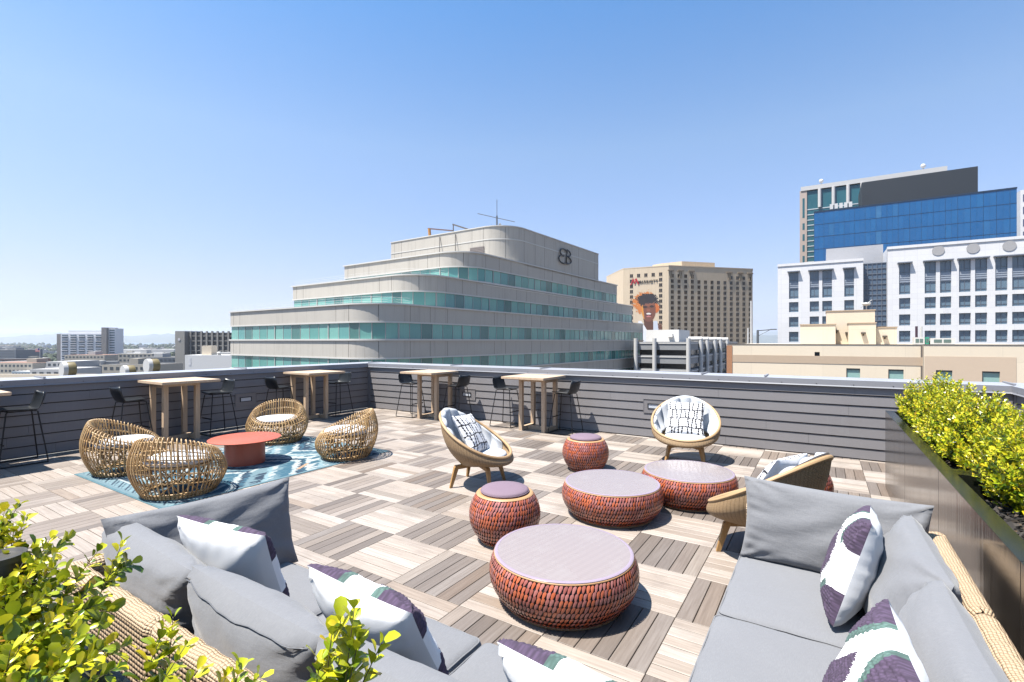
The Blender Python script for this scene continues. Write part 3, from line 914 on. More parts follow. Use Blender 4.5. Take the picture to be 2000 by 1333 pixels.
# ================================================================ SOFAS
def fabric():
    t = NT('grey_outdoor_canvas')
    co = t.coord('Object')
    n1 = t.noise(t.coord('Object', (2.2, 2.2, 2.2)), 1.5, 4); n2 = t.noise(co, 420, 2); n3 = t.noise(t.coord('Object', (60, 900, 60)), 1, 2)
    c = t.mix(n1, (.130, .134, .145), (.162, .166, .178))
    c = t.mix(t.math('MULTIPLY', n2, .35), c, (.225, .225, .235))
    c = t.mix(t.math('MULTIPLY', n3, .30), c, (.10, .10, .108))
    c = t.mix(t.ramp(t.noise(t.coord('Object', (900, 60, 60)), 1, 2), [(.45, (0, 0, 0)), (.8, (.4, .4, .4))]), c, (.25, .25, .258))
    t.set(Base_Color=c, Roughness=.9); t.b.inputs['Sheen Weight'].default_value = .15
    t.bump(t.math('ADD', t.math('MULTIPLY', n2, .6), t.math('ADD', t.math('MULTIPLY', t.noise(co, 13, 4), 2.6), t.math('MULTIPLY', t.noise(t.coord('Object', (5, 5, 16)), 2, 3), 2.5))), .24, .006)
    return t.mat
m_fab = fabric()
m_zip = plain('zip_tape', (.13, .135, .15), .5)
m_rope = weave('woven_sofa_rope', (.50, .36, .225), (.64, .48, .32), .0145, .0125, .7, 1.0, gap=(.24, .15, .08), dist=.006)
m_ropeside = weave('open_weave_rope', (.46, .32, .195), (.58, .43, .275), .022, .020, .7, 1.0, gap=(.028, .017, .010), dist=.008)
m_frame = plain('taupe_metal_frame', (.20, .165, .135), .4, .3)
def rbox(mb, x0, x1, y0, y1, z0, z1, r, crown=0.0, seed=0, mi=0):
    """rounded upholstery block"""
    hx, hy, hz = (x1-x0)/2, (y1-y0)/2, (z1-z0)/2; c = Vector(((x0+x1)/2, (y0+y1)/2, (z0+z1)/2))
    ph = [hsh(seed, k)*6.28 for k in range(6)]
    def ticks(h, n):
        e = [-h + r*(1 - cos(k*pi/8)) for k in range(4)]
        m = [(-h + r) + (2*h - 2*r)*k/n for k in range(n + 1)]
        return e + m + [-v for v in e[::-1]]
    tx, ty, tz = ticks(hx, 12), ticks(hy, 12), ticks(hz, 2)
    def pr(x, y, z):
        q = Vector((max(-hx+r, min(hx-r, x)), max(-hy+r, min(hy-r, y)), max(-hz+r, min(hz-r, z))))
        d = Vector((x, y, z)) - q
        p = q + (d.normalized()*r if d.length > 1e-9 else d)
        U, V = p.x/hx, p.y/hy
        if p.z > 0:
            p.z += crown*(1 - U**4)*(1 - V**4) + .004*sin(U*4 + ph[0] + 2*sin(V*3 + ph[1]))*sin(V*3.4 + ph[2])*(1 - U**6)*(1 - V**6)
        p.x += .003*sin(V*9 + ph[3]); p.y += .003*sin(U*9 + ph[4])
        return c + p
    def face(A, B, f, flip):
        na, nb = len(A) - 1, len(B) - 1
        mb.grid(lambda u, v: pr(*f(A[int(round(u*na))], B[int(round(v*nb))])), na, nb, mi, flip=flip)
    face(tx, ty, lambda a, b: (a, b, hz), False); face(tx, ty, lambda a, b: (a, b, -hz), True)
    face(tx, tz, lambda a, b: (a, -hy, b), False); face(tx, tz, lambda a, b: (a, hy, b), True)
    face(ty, tz, lambda a, b: (hx, a, b), False); face(ty, tz, lambda a, b: (-hx, a, b), True)
def woven_panel(root, L, name, z0=.29, z1=.70, th=.085):
    """back or arm module in its own frame: x 0..L along, y 0 (outer, -y side) .. th, rolled top"""
    r = .034; prof = [(0.004, z0)]
    prof += [(0.0, z1 - r)]
    for k in range(1, 6): a = pi/2*k/6; prof.append((r - r*cos(a), z1 - r + r*sin(a)))
    prof += [(r, z1), (th - r, z1)]
    for k in range(1, 7): a = pi/2*k/6; prof.append((th - r + r*sin(a), z1 - r + r*cos(a)))
    prof += [(th, z0)]
    ln = [0]
    for a, b in zip(prof, prof[1:]): ln.append(ln[-1] + sqrt((a[0]-b[0])**2 + (a[1]-b[1])**2))
    mb = MB(); n = len(prof); NX = max(2, int(L/.03)); sg = .0035
    vs = []
    for i in range(NX + 1):
        x = L*i/NX
        for k, (y, z) in enumerate(prof):
            e = .012 if i in (0, NX) else 0
            vs.append((x, y + (e if k < n/2 else -e), z - e*(.3 if 0 < k < n - 1 else 0) + sg*sin(i*1.9)*(z > z1 - .01)))
    fs = []; uv = []; ms = []
    for i in range(NX):
        for k in range(n - 1):
            fs.append((i*n+k, i*n+k+1, (i+1)*n+k+1, (i+1)*n+k)[::-1])
            x0, x1 = L*i/NX, L*(i+1)/NX
            uv.append([(x0, ln[k]), (x0, ln[k+1]), (x1, ln[k+1]), (x1, ln[k])][::-1]); ms.append(1 if k == 0 or k == n - 2 else 0)
    for i, fl in ((0, 0), (NX, 1)):
        f = tuple(i*n + k for k in range(n)); q = [(p[0], p[1]) for p in prof]
        fs.append(f if not fl else f[::-1]); uv.append(q if not fl else q[::-1]); ms.append(0)
    mb.add(vs, fs, ms, uv)
    return mb.build(name, [m_rope, m_ropeside], root, True, angle=60)
def soft(root, name, center, right, up, w, h, t, seed, zipper=None, pinch=.035, pw=.36, sag=.10):
    mb, pt = pillow_mesh(w, h, t, 44, None, seed, pinch, sag, pw, .0062, ret=True)
    o = mb.build(name, m_fab, root, True); M = frame_mat(center, right, up)
    o.matrix_local = root.matrix_world.inverted() @ M if False else M
    if zipper:
        m2 = MB(); pts = []
        for k in range(25):
            pts.append(pt(.05 + .90*k/24, .958, -1) + Vector((0, -.0035, .002 + .0015*sin(k*1.3))))
        m2.tube(pts, .0020, 5)
        z_ = m2.build('zipper', m_zip, o, True)
    return o
def seam(o, x0, x1, y0, y1, z, r=.038):
    '''stitched edge running round the top of a seat cushion'''
    pts = []; q = r*.32
    for cx, cy, a0 in ((x1 - r, y1 - r, 0), (x0 + r, y1 - r, 90), (x0 + r, y0 + r, 180), (x1 - r, y0 + r, 270)):
        for k in range(5): a = radians(a0 + 22.5*k); pts.append((cx + (r - q + .003)*cos(a), cy + (r - q + .003)*sin(a), z - q + .0025))
    dense = []
    for a, b in zip(pts, pts[1:] + pts[:1]):
        a, b = Vector(a), Vector(b); n = max(1, int((b - a).length/.05))
        dense += [a.lerp(b, i/n) + Vector((0, 0, .0012*sin(7*(a.x + a.y) + i*2.3))) for i in range(n)]
    m2 = MB(); m2.tube(dense, .0034, 5, True); m2.build('seam', m_fab, o, True)
# left sofa: runs along X, seen from behind
t = thing('sofa', 'grey cushioned sofa with woven rope back, seen from behind at lower left', 'sofa', (0, 0, 0), 0, 'grey cushioned sofas')
for x0, x1 in ((-2.925, -2.035), (-2.030, -1.15), (-1.145, -.47)):
    p = woven_panel(t, x1 - x0, 'woven_back'); p.location = (x0, .772, 0)
p = woven_panel(t, .86, 'woven_arm'); p.location = (-2.935, 1.73, 0); p.rotation_euler = (0, 0, -pi/2)
mb = MB(); mb.box(-2.90, -.45, .80, 1.71, .10, .262); mb.build('base', m_ropeside, t)
mb = MB(); mb.box(-2.92, -.45, .770, .800, .255, .285); mb.build('frame_rail', m_frame, t)
for x in (-2.88, -2.06, -1.98, -1.18, -.52):
    mb = MB(); mb.tube([(x, .79, 0), (x, .79, .27)], .017, 10); mb.build('leg', m_frame, t, True, angle=50)
for k, (x0, x1) in enumerate(((-2.84, -2.033), (-2.027, -1.25), (-1.243, -.455))):
    mb = MB(); rbox(mb, x0, x1, .87, 1.745, .265, .418, .038, .016, k + 1); o = mb.build('seat_cushion', m_fab, t, True); seam(o, x0, x1, .87, 1.745, .418)
UPL = (0, -.30, .95)
for k, (x, z, w) in enumerate(((-2.46, .635, .88), (-1.645, .630, .80), (-.86, .625, .80))):
    soft(t, 'back_cushion', (x, 1.0 - .01*k, z), (1, .02*(k - 1), -.03), UPL, w, .455, .27, 11 + k, zipper=(k == 1))
soft(t, 'back_cushion', (-2.735, 1.345, .640), (.02, -1, .03), (-.22, 0, .97), .95, .51, .20, 15, pinch=.07)
# right sofa: runs along Y toward the camera
t = thing('sofa', 'grey cushioned sofa with woven back beside the bronze planters, at lower right', 'sofa', (0, 0, 0), 0, 'grey cushioned sofas')
for y0, y1 in ((2.505, 3.42), (1.63, 2.50), (.78, 1.625)):
    p = woven_panel(t, y1 - y0, 'woven_back'); p.location = (.552, y0, 0); p.rotation_euler = (0, 0, pi/2)
p = woven_panel(t, .95, 'woven_arm'); p.location = (.545, 3.435, 0); p.rotation_euler = (0, 0, pi)
mb = MB(); mb.box(-.41, .50, .80, 3.38, .10, .262); mb.build('base', m_ropeside, t)
for (x, y) in ((-.38, 3.33), (-.38, 2.5), (-.38, 1.6), (.48, 3.33), (.48, 2.5), (.48, 1.6)):
    mb = MB(); mb.tube([(x, y, 0), (x, y, .27)], .017, 10); mb.build('leg', m_frame, t, True, angle=50)
for k, (y0, y1) in enumerate(((2.507, 3.345), (1.66, 2.50), (.80, 1.653))):
    mb = MB(); rbox(mb, -.435 - .006*k, .46, y0, y1, .265, .418 + .004*(k == 1), .038, .016, k + 5); o = mb.build('seat_cushion', m_fab, t, True); seam(o, -.435 - .006*k, .46, y0, y1, .418 + .004*(k == 1))
UPR = (.34, 0, .94)
for k, (y, z) in enumerate(((2.72, .635), (1.93, .635), (1.14, .63))):
    soft(t, 'back_cushion', (.305 - .006*k, y, z), (-.03, 1, 0), UPR, .84, .455, .245, 21 + k)
soft(t, 'back_cushion', (.03, 3.275, .640), (-1, .03, .02), (0, .20, .97), .90, .475, .19, 27, pinch=.06)

# knitted throw pillows
def knit(name, c):
    t = NT(name); co = t.coord('UV')
    w = t.n('TexVoronoi', i_Vector=co, i_Scale=105.0); n = t.noise(co, 60, 3)
    t.set(Base_Color=t.mix(t.ramp(w.outputs['Distance'], [(0, (0, 0, 0)), (.75, (1, 1, 1))]), shade(c, 1.25), shade(c, .55)), Roughness=.95)
    t.bump(w.outputs['Distance'], -.9, .006)
    return t.mat
m_purple = knit('purple_knit', (.095, .062, .115)); m_green = knit('sage_knit', (.115, .20, .175)); m_cream = plain('white_knit', (.72, .715, .71), .95, var=.05, bump=.35, bscale=120)
def knitfn(u, v):
    X, Y = min(1.999, u*2), min(1.999, v*2)
    i, j = int(X), int(Y); fx, fy = X - i, Y - j
    if i: fx = 1 - fx
    if j: fy = 1 - fy
    d = sqrt(fx*fx + fy*fy)
    if d < .62: return 0
    if d < .75: return 1 if fx > fy*.6 else 2
    if fx + fy > 1.38: return 0
    return 2
def kbump(u, v):
    m = knitfn(u, v)
    a = .0075 if m == 0 else (.0045 if m == 1 else .0008)
    row = v*31; 
    return a*abs(sin(pi*row))**.6*(.55 + .45*abs(sin(pi*(u*27 + .5*(int(row) % 2)))))
G = 'purple and green knitted throw pillows'
KM = [m_purple, m_green, m_cream, m_white]
def kp(label, c, r, u, seed, w=.49): throw(label, 'pillow', c, r, u, w, .20, knitfn, KM, seed, G, 110, kbump, 3, pinch=.05)
kp('white backed purple knit pillow leaning at the left end of the left sofa', (-2.255, 1.20, .690), (.96, .27, -.07), (0, -.40, .92), 31)
kp('white backed purple knit pillow in the middle of the left sofa', (-1.34, 1.22, .685), (.99, .06, -.08), (.10, -.50, .85), 32)
kp('purple and sage knit pillow cropped by the bottom edge of the photo', (-.50, 1.20, .68), (.98, -.10, .0), (.03, -.48, .87), 33)
kp('purple and sage knit pillow standing near the far end of the right sofa', (.12, 2.84, .665), (.05, 1, -.10), (.30, .22, .93), 34)
kp('purple and sage knit pillow nearest the camera on the right sofa', (.115, 1.74, .650), (-.06, .99, .0), (.30, .12, .92), 35)
# ================================================================ SHRUBS
def leaf_mat(name, stops, gl=.26):
    t = NT(name)
    r = t.n('NewGeometry').outputs['Random Per Island']
    c = t.ramp(r, stops)
    t.set(Base_Color=c, Roughness=gl)
    t.b.inputs['Specular IOR Level'].default_value = .5
    # thin leaves pass some light
    tr = t.n('BsdfTranslucent', i_Color=t.mix(.5, c, (.42, .46, .03), 'MIX'))
    mx = t.n('MixShader', i_Fac=.20)
    out = t.t.nodes['Material Output']
    t.t.links.new(t.b.outputs[0], mx.inputs[1]); t.t.links.new(tr.outputs[0], mx.inputs[2]); t.t.links.new(mx.outputs[0], out.inputs[0])
    return t.mat
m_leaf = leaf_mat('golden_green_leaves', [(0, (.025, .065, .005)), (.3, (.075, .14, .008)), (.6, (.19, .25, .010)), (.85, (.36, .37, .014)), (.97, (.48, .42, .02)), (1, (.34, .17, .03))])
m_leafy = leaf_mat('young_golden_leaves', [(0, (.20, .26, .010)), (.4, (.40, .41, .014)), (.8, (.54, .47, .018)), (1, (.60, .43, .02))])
m_stem = plain('green_brown_stems', (.10, .085, .03), .6, var=.3, vscale=30)
def leaf(mb, p, d, n, L, W, mi=0, fold=.18, detail=True):
    d = d.normalized(); s = d.cross(n).normalized(); n = s.cross(d)
    if detail:
        pts = [p]
        for q, w in ((.28, .66), (.62, 1.0), (.90, .80)):
            c = p + d*L*q - n*L*(q*q*.16)
            for k in (-1, 0, 1): pts.append(c + s*W*.5*w*k + n*abs(k)*W*fold*w)
        pts.append(p + d*L - n*L*.17)
        mb.add(pts, [(0,1,2),(0,2,3),(1,4,5,2),(2,5,6,3),(4,7,8,5),(5,8,9,6),(7,10,8),(8,10,9)], mi)
    else:
        a = p + d*L*.55
        mb.add([p, a + s*W*.5 + n*W*fold, p + d*L, a - s*W*.5 + n*W*fold, a], [(0,1,4),(1,2,4),(2,3,4),(3,0,4)], mi)
def sprig(mbl, mbs, base, tip, rr, LL, gap, detail=True, sway=.03, r0=.0028, tipbright=.30, keep=None):
    base = Vector(base); tip = Vector(tip); n = max(6, int((tip - base).length/gap)); m = (tip - base).normalized()
    o1 = m.orthogonal().normalized(); o2 = m.cross(o1)
    bend = (o1*rr.uniform(-1, 1) + o2*rr.uniform(-1, 1))*sway
    pts = [base.lerp(tip, k/n) + bend*sin(pi*k/n) for k in range(n + 1)]
    mbs.tube(pts, [r0*(1 - .7*k/n) for k in range(n + 1)], 5)
    ph = rr.uniform(0, 6.28)
    for k in range(n + 1):
        s = k/n
        if s < .10 : continue
        d0 = (pts[min(k+1, n)] - pts[max(k-1, 0)]).normalized()
        for h in (0, 1):
            a = ph + k*pi/2 + h*pi + rr.uniform(-.5, .5)
            side = o1*cos(a) + o2*sin(a)
            el = rr.uniform(.35, .9) + .6*max(0, s - .75)/.25*.6
            d = (side*cos(el) + d0*sin(el)).normalized()
            up = (d0 - d*d0.dot(d)); up = (up + side*rr.uniform(-.3, .3)).normalized() if up.length > .01 else o2
            L = LL*rr.choice((.55, .8, .9, 1, 1, 1.1, 1.25))*rr.uniform(.85, 1.1)*(1 if s < .85 else .75)
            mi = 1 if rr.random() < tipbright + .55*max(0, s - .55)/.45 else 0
            leaf(mbl, pts[k] + side*.003, d, up, L, L*rr.uniform(.60, .78), mi, rr.uniform(.08, .24), detail)
    return pts
def shrub(label, base_c, sprigs, rr, LL, gap, detail=True, group=None, sides=2, name='leafy_shrub', cat='shrub', rad=None, tipbright=.3, side_len=(.06, .13)):
    t = thing(name, label, cat, base_c, 0, group)
    B = Vector(base_c); ml, ms = MB(), MB()
    for tip in sprigs:
        tip = Vector(tip) - B
        b = Vector((rr.uniform(-1, 1)*.09 + tip.x*.25, rr.uniform(-1, 1)*.09 + tip.y*.25, -.02))
        pts = sprig(ml, ms, b, tip, rr, LL, gap, detail, tipbright=tipbright)
        for _ in range(sides):
            k = rr.randint(max(1, int(len(pts)*.2)), int(len(pts)*.85))
            a = rr.uniform(0, 6.28); d = Vector((cos(a), sin(a), rr.uniform(.2, .9)))
            e = pts[k] + d.normalized()*rr.uniform(*side_len)
            sprig(ml, ms, pts[k], e, rr, LL*.95, gap, detail, .01, .0018, tipbright=tipbright)
    ms.build('stem', m_stem, t, True)
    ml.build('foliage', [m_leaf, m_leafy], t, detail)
    return t
rr = random.Random(21)
# clipped hedge shrubs in the right-hand planters
G = 'golden hedge shrubs in the bronze planters'
def hedge(label, cx, cy, zt, rx, ry, n, seed):
    q = random.Random(seed); tips = []
    z0 = .76
    for _ in range(n):
        a = q.uniform(0, 6.28); e = q.random()**.55
        r = sqrt(q.random())
        x, y = cx + rx*r*cos(a), cy + ry*r*sin(a)
        hh = (zt - z0)*(1 - .62*r**2.4)*q.uniform(.84, 1.08)
        tips.append((x, y, z0 + max(.10, hh)))
    for _ in range(int(n*.22)):             # low skirts
        a = q.uniform(0, 6.28); r = q.uniform(.45, .75)
        tips.append((cx + rx*r*cos(a), cy + ry*r*sin(a), z0 + (zt - z0)*q.uniform(.12, .55)))
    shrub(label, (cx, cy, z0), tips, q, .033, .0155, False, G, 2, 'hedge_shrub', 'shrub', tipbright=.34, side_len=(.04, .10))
hedge('golden green hedge shrub farthest back, in front of the sunlit parapet', 0.97, 6.40, 1.37, .40, .82, 175, 1)
hedge('golden green hedge shrub second from the far end of the planter row', 1.00, 5.10, 1.34, .38, .74, 165, 2)
hedge('golden green hedge shrub third from the far end of the planter row', 1.03, 3.88, 1.32, .36, .68, 150, 3)
hedge('golden green hedge shrub nearest the camera, at the right edge of the photo', 1.06, 2.62, 1.30, .34, .64, 140, 4)
# foreground bush behind the left sofa
G = 'leafy shrubs in the foreground'
def fg(label, base, pix, seed, extra, sides=2):
    """pix: (px, py, distance) of the shoot tips the photo shows"""
    q = random.Random(seed); tips = [at(*p) for p in pix]
    lo = [Vector(base) + Vector((q.uniform(-.24, .20), q.uniform(-.20, .20), q.uniform(.05, .25))) for _ in range(extra)]
    shrub(label, base, [tuple(v) for v in tips + lo], q, .037, .0150, True, G, sides, tipbright=.25)
fg('bright leafy bush filling the lower left corner, tallest shoots at the left edge', (-2.02, .27, .76),
   [(38, 985, 1.50), (8, 1000, 1.5), (20, 1050, 1.45), (98, 1052, 1.42), (110, 1078, 1.38), (-30, 1010, 1.5), (65, 1110, 1.32), (15, 1140, 1.3), (90, 1160, 1.25), (-60, 1060, 1.45), (120, 1140, 1.3), (50, 1010, 1.48), (28, 1030, 1.46), (70, 1065, 1.40), (-8, 1030, 1.48), (10, 1085, 1.4), (45, 1100, 1.36), (85, 1095, 1.36), (105, 1110, 1.33)], 5, 46, 3)
fg('bright leafy bush beside the woven back of the left sofa, with one tall thin shoot', (-1.74, .23, .76),
   [(240, 1058, 1.36), (190, 1078, 1.36), (120, 1190, 1.22), (175, 1150, 1.27), (60, 1230, 1.15), (150, 1205, 1.2), (150, 1250, 1.12), (20, 1270, 1.08), (180, 1288, 1.10), (120, 1305, 1.06), (60, 1300, 1.05), (228, 1304, 1.07), (205, 1262, 1.13), (100, 1215, 1.18), (150, 1235, 1.15)], 6, 56, 3)
fg('leafy sprig cluster in front of the woven sofa back, low at the bottom edge', (-1.16, .33, .76),
   [(338, 1205, 1.10), (318, 1235, 1.08), (362, 1262, 1.05), (300, 1262, 1.08), (470, 1300, 1.0), (505, 1322, .98), (385, 1310, 1.0), (440, 1325, .98)], 7, 5, 0)
fg('two upright yellow green sprigs in front of the left sofa cushions', (-.68, .42, .76),
   [(692, 1188, .80), (665, 1212, .80), (648, 1240, .80), (745, 1258, .84), (625, 1290, .80), (700, 1250, .79)], 8, 6, 1)
# charred-looking post light half buried in the bush
pq = at(3, 1086, 1.37)
t = thing('post_light', 'dark round post top with a grey rim, half buried in the left bush', 'post light', (pq.x, pq.y, .76))
pq = pq.z - .76
mb = MB(); mb.lathe([(0, 0), (.050, 0), (.050, pq - .018), (.046, pq - .003)], 40); mb.build('post', plain('dark_grey_powder_coat', (.035, .033, .033), .4), t, True, angle=40)
mb = MB(); mb.lathe([(.046, pq - .015), (.0525, pq - .013), (.0525, pq + .003), (.046, pq + .004), (.040, pq - .004), (0, pq - .006)], 40); mb.build('cap', plain('grey_metal_lid', (.09, .085, .082), .5, .3), t, True, angle=40)
# ================================================================ THE CITY
GZ = -36.0
m_ground = plain('city_ground', (.20, .19, .18), .9, var=.35, vscale=.012)
mb = MB(); mb.add([(-30000, -9000, GZ), (30000, -9000, GZ), (30000, 40000, GZ), (-30000, 40000, GZ)], [(0, 1, 2, 3)])
tag(mb.build('ground', m_ground), kind='structure')

def local(ang_lat, ang_dep, origin_l, origin_d):
    """frame whose x axis is the camera-space direction (ang_lat, ang_dep); y axis points away to its left"""
    ox, oy = from_ld(origin_l, origin_d); dx, dy = from_ld(ang_lat, ang_dep)
    return (ox, oy, 0), atan2(dy, dx)

# ---------------------------------------------------------------- stepped office block with rounded corner
def panel_concrete(name, c):
    t = NT(name)
    st = t.noise(t.coord('Object', (1.1, 1.1, .06)), 2.0, 5, .65); n = t.noise(t.coord('Object'), .5, 3)
    cc = t.mix(n, shade(c, .93), shade(c, 1.05))
    cc = t.mix(t.ramp(st, [(.52, (0, 0, 0)), (.75, (.6, .6, .6))]), cc, shade(c, .60))
    t.set(Base_Color=cc, Roughness=.75); return t.mat
m_conc = panel_concrete('office_precast', (.50, .465, .41))
m_ledge = plain('office_ledge', (.58, .565, .53), .6, var=.06, vscale=.6)
m_joint = plain('dark_joint', (.13, .12, .11), .8)
def teal_glass():
    t = NT('teal_office_glass')
    r = t.n('NewGeometry').outputs['Random Per Island']
    c = t.ramp(r, [(0, (.02, .06, .055)), (.15, (.03, .09, .085)), (.25, (.08, .26, .23)), (.45, (.13, .36, .32)), (.62, (.18, .42, .36)), (.66, (.04, .12, .115)), (.80, (.06, .17, .155)), (.84, (.14, .37, .33)), (1, (.07, .24, .24))])
    cur = t.noise(t.coord('Object', (9, 9, .05)), 2.2, 2)
    c = t.mix(t.math('MULTIPLY', cur, .5), c, shade((.25, .55, .52), .35))
    t.set(Base_Color=c, Roughness=.12); t.b.inputs['Specular IOR Level'].default_value = .6
    return t.mat
m_teal = teal_glass()
m_mull = plain('pale_mullion', (.42, .43, .41), .5)
m_glassdark = plain('dark_window', (.03, .045, .06), .1, var=.3, vscale=.3)
Aax = (0.571, 0.821)
loc, rz = local(*Aax, -13.81, 50.0)
office = thing('office_building', 'stepped grey office block with a rounded corner and teal ribbon windows', 'building', loc, rz)
# frame: x runs away along the shaded right face, y to the left along the sunlit face
def tier_poly(x0, y0, x1, y1, r, off=0.0, n=14):
    x0, y0, x1, y1 = x0 - off, y0 - off, x1 + off, y1 + off; r = r + off
    pts = [(x0 + r - r*sin(pi/2*k/n), y0 + r - r*cos(pi/2*k/n)) for k in range(n + 1)]    # from right face round to left face
    return [(x1, y0)] + pts + [(x0, y1), (x1, y1)], n
def ribbon(x0, y0, x1, y1, r, z0, z1, step=1.75):
    """a strip of separate panes following the right face, corner and left face, plus mullions"""
    pane, mul = MB(), MB()
    path = [(x1, y0)]
    k = int((x1 - x0 - r)/step)
    path += [(x1 - (x1 - x0 - r)*i/k, y0) for i in range(1, k + 1)]
    nc = 5; path += [(x0 + r - r*sin(pi/2*i/nc), y0 + r - r*cos(pi/2*i/nc)) for i in range(1, nc + 1)]
    k = int((y1 - y0 - r)/step)
    path += [(x0, y0 + r + (y1 - y0 - r)*i/k) for i in range(1, k + 1)]
    for i in range(len(path) - 1):      # a window for every bay of six panes
        a, b = path[i], path[i+1]
        pane.add([(*a, z0), (*a, z1), (*b, z1), (*b, z0)], [(0, 1, 2, 3)])
        w = .16 if i % 6 == 0 else .07
        mul.bar((a[0], a[1], z0), (a[0], a[1], z1), w, w)
        if i % 6 == 5 or i == len(path) - 2:
            o = pane.build('window', m_teal, office); mul.build('frame', m_mull, o); pane, mul = MB(), MB()
tiers = [  # x0, y0, x1, y1, corner radius, roof height
    (0.0, 0.0, 77.5, 30.4, 4.6, EYE + 4.05), (6.87, 1.0, 73.3, 26.6, 4.6, EYE + 7.95),
    (14.97, 1.0, 64.5, 25.7, 4.4, EYE + 11.85)]
FLH = 3.9
def wall_band(x0, y0, x1, y1, r, z0, z1, name='spandrel', seams=True):
    p, n = tier_poly(x0, y0, x1, y1, r); b = MB(); b.prism(p, z0, z1, bottom=False, top=False)
    o = b.build(name, m_conc, office, True, angle=30)
    if seams:
        e = .010
        pts = [(x, y0) for x in (x0 + r, x0 + r + 3.1, x0 + r + 6)] + [(x, y0) for x in [x0 + r + 6 + 9.4*k for k in range(1, 8)] if x < x1 - 1] + [(x, y0) for x in [x0 + r + 8.6 + 9.4*k for k in range(1, 8)] if x < x1 - 1]
        for x, y in pts:
            j = MB(); j.box(x - .018, x + .018, y - e, y + .03, z0 + .17, z1 - .17); j.build('panel_joint', m_joint, office)
        for y in (y0 + r, y0 + r + 2.2, y1 - 2.6, y1 - .9):
            j = MB(); j.box(x0 - e, x0 + .03, y - .022, y + .022, z0 + .17, z1 - .17); j.build('panel_joint', m_joint, office)
        a = pi/4; j = MB(); j.bar((x0 + r - (r + .004)*sin(a), y0 + r - (r + .004)*cos(a), z0 + .17), (x0 + r - (r + .004)*sin(a), y0 + r - (r + .004)*cos(a), z1 - .17), .035, .035)
        j.build('panel_joint', m_joint, office)
def ledge(x0, y0, x1, y1, r, z, h, off):
    p, n = tier_poly(x0, y0, x1, y1, r, off); b = MB(); b.prism(p, z, z + h); b.build('ledge', m_ledge, office, True, angle=30)
for k, (x0, y0, x1, y1, r, zt) in enumerate(tiers):
    low = (tiers[k-1][5] - .4) if k else GZ
    z = zt
    first = True
    while z > low + .3:
        a = max(z - 2.10, low)
        wall_band(x0, y0, x1, y1, r, a, z)
        ledge(x0, y0, x1, y1, r, z - .16, .16, .16) if first else ledge(x0, y0, x1, y1, r, z - .10, .18, .14)
        ledge(x0, y0, x1, y1, r, a, .16, .05)
        first = False
        if a <= low: break
        if a - 1.8 < -9 and k == 0:
            wall_band(x0, y0, x1, y1, r, GZ, a, 'wall', False); break
        b = max(a - 1.8, low)
        ribbon(x0 + .12, y0 + .12, x1 - .1, y1 - .1, r - .12, b, a); z = b
    p, n = tier_poly(x0 + .3, y0 + .3, x1 - .3, y1 - .3, r - .3); b = MB(); b.prism(p, zt - .5, zt - .38, bottom=False); b.build('roof', plain('gravel_roof', (.33, .32, .30), .9), office)
    b = MB(); b.prism(p, low, zt - .6); b.build('interior', m_glassdark, office)
px0, py0, px1, py1, pr_, pz = 24.46, 1.0, 55.3, 25.7, 4.4, EYE + 17.03
wall_band(px0, py0, px1, py1, pr_, tiers[2][5] - .4, pz, 'penthouse_wall')
for z, h, off in ((pz - .05, .14, .10), (pz - 2.0, .16, .05)): ledge(px0, py0, px1, py1, pr_, z, h, off)
p, n = tier_poly(px0 + .3, py0 + .3, px1 - .3, py1 - .3, pr_ - .3); b = MB(); b.prism(p, pz - .6, pz - .3); b.build('roof', plain('tar_roof', (.2, .2, .2), .9), office)
b = MB()      # louvres on the sunlit face
for y, w, z0, z1 in ((6.6, 2.7, 13.9, 15.9), (18.8, 2.6, 13.7, 14.9)):
    for i in range(9):
        zz = z0 + (z1 - z0)*i/9; b.box(px0 - .10, px0 + .05, y - w/2, y + w/2, zz + .02, zz + (z1 - z0)/9 - .03)
b.build('louvre', plain('taupe_louvre', (.22, .19, .18), .6), office)
b = MB()      # guard rails along the terraces
for k in (0, 1):
    x0, y0, x1, y1, r, zt = tiers[k]
    for dz in (.15, .4, .65):
        pts = [(x0 + r - (r - .1)*sin(pi/2*i/8), y0 + r - (r - .1)*cos(pi/2*i/8), zt + dz) for i in range(9)] + [(x0 + .1, y1 - .3, zt + dz)]
        b.tube(pts, .010, 4)
    for i in range(18):
        y = y0 + r + (y1 - y0 - r - .3)*i/17; b.tube([(x0 + .1, y, zt - .3), (x0 + .1, y, zt + .65)], .010, 4)
b.build('guard_rail', plain('white_rail', (.7, .7, .7), .5), office)
b = MB(); b.tube([(px0 - .06, 14.2, pz - .4), (px0 - 1.2, 13.2, pz - 4.4)], .07, 5); b.tube([(px0 - .06, 10.9, pz - .4), (px0 - 1.2, 9.9, pz - 4.4)], .07, 5)
b.build('roof_strut', m_joint, office)
# monogram: two B strokes back to back
b = MB(); q = []
def emb(pts, r=.15): b.tube([(41.4 + x*1.2, py0 - .25, pz - 2.45 + z*.74) for x, z in pts], r*.8, 8)
def arc(cx, cz, rx, rz_, a0, a1, n=14): return [(cx + rx*cos(radians(a0 + (a1 - a0)*i/n)), cz + rz_*sin(radians(a0 + (a1 - a0)*i/n))) for i in range(n + 1)]
emb([(.25, -1.55), (.55, 1.6)], .15)
emb(arc(.55, .85, 1.0, .78, 95, -80)); emb(arc(.50, -.75, 1.25, .86, 85, -110))
emb(arc(-.45, .80, 1.05, .85, 35, 270)); emb(arc(-.55, -.80, 1.35, .92, 85, 325))
b.build('emblem', plain('dark_bronze_letters', (.085, .08, .08), .4, .4), office, True)
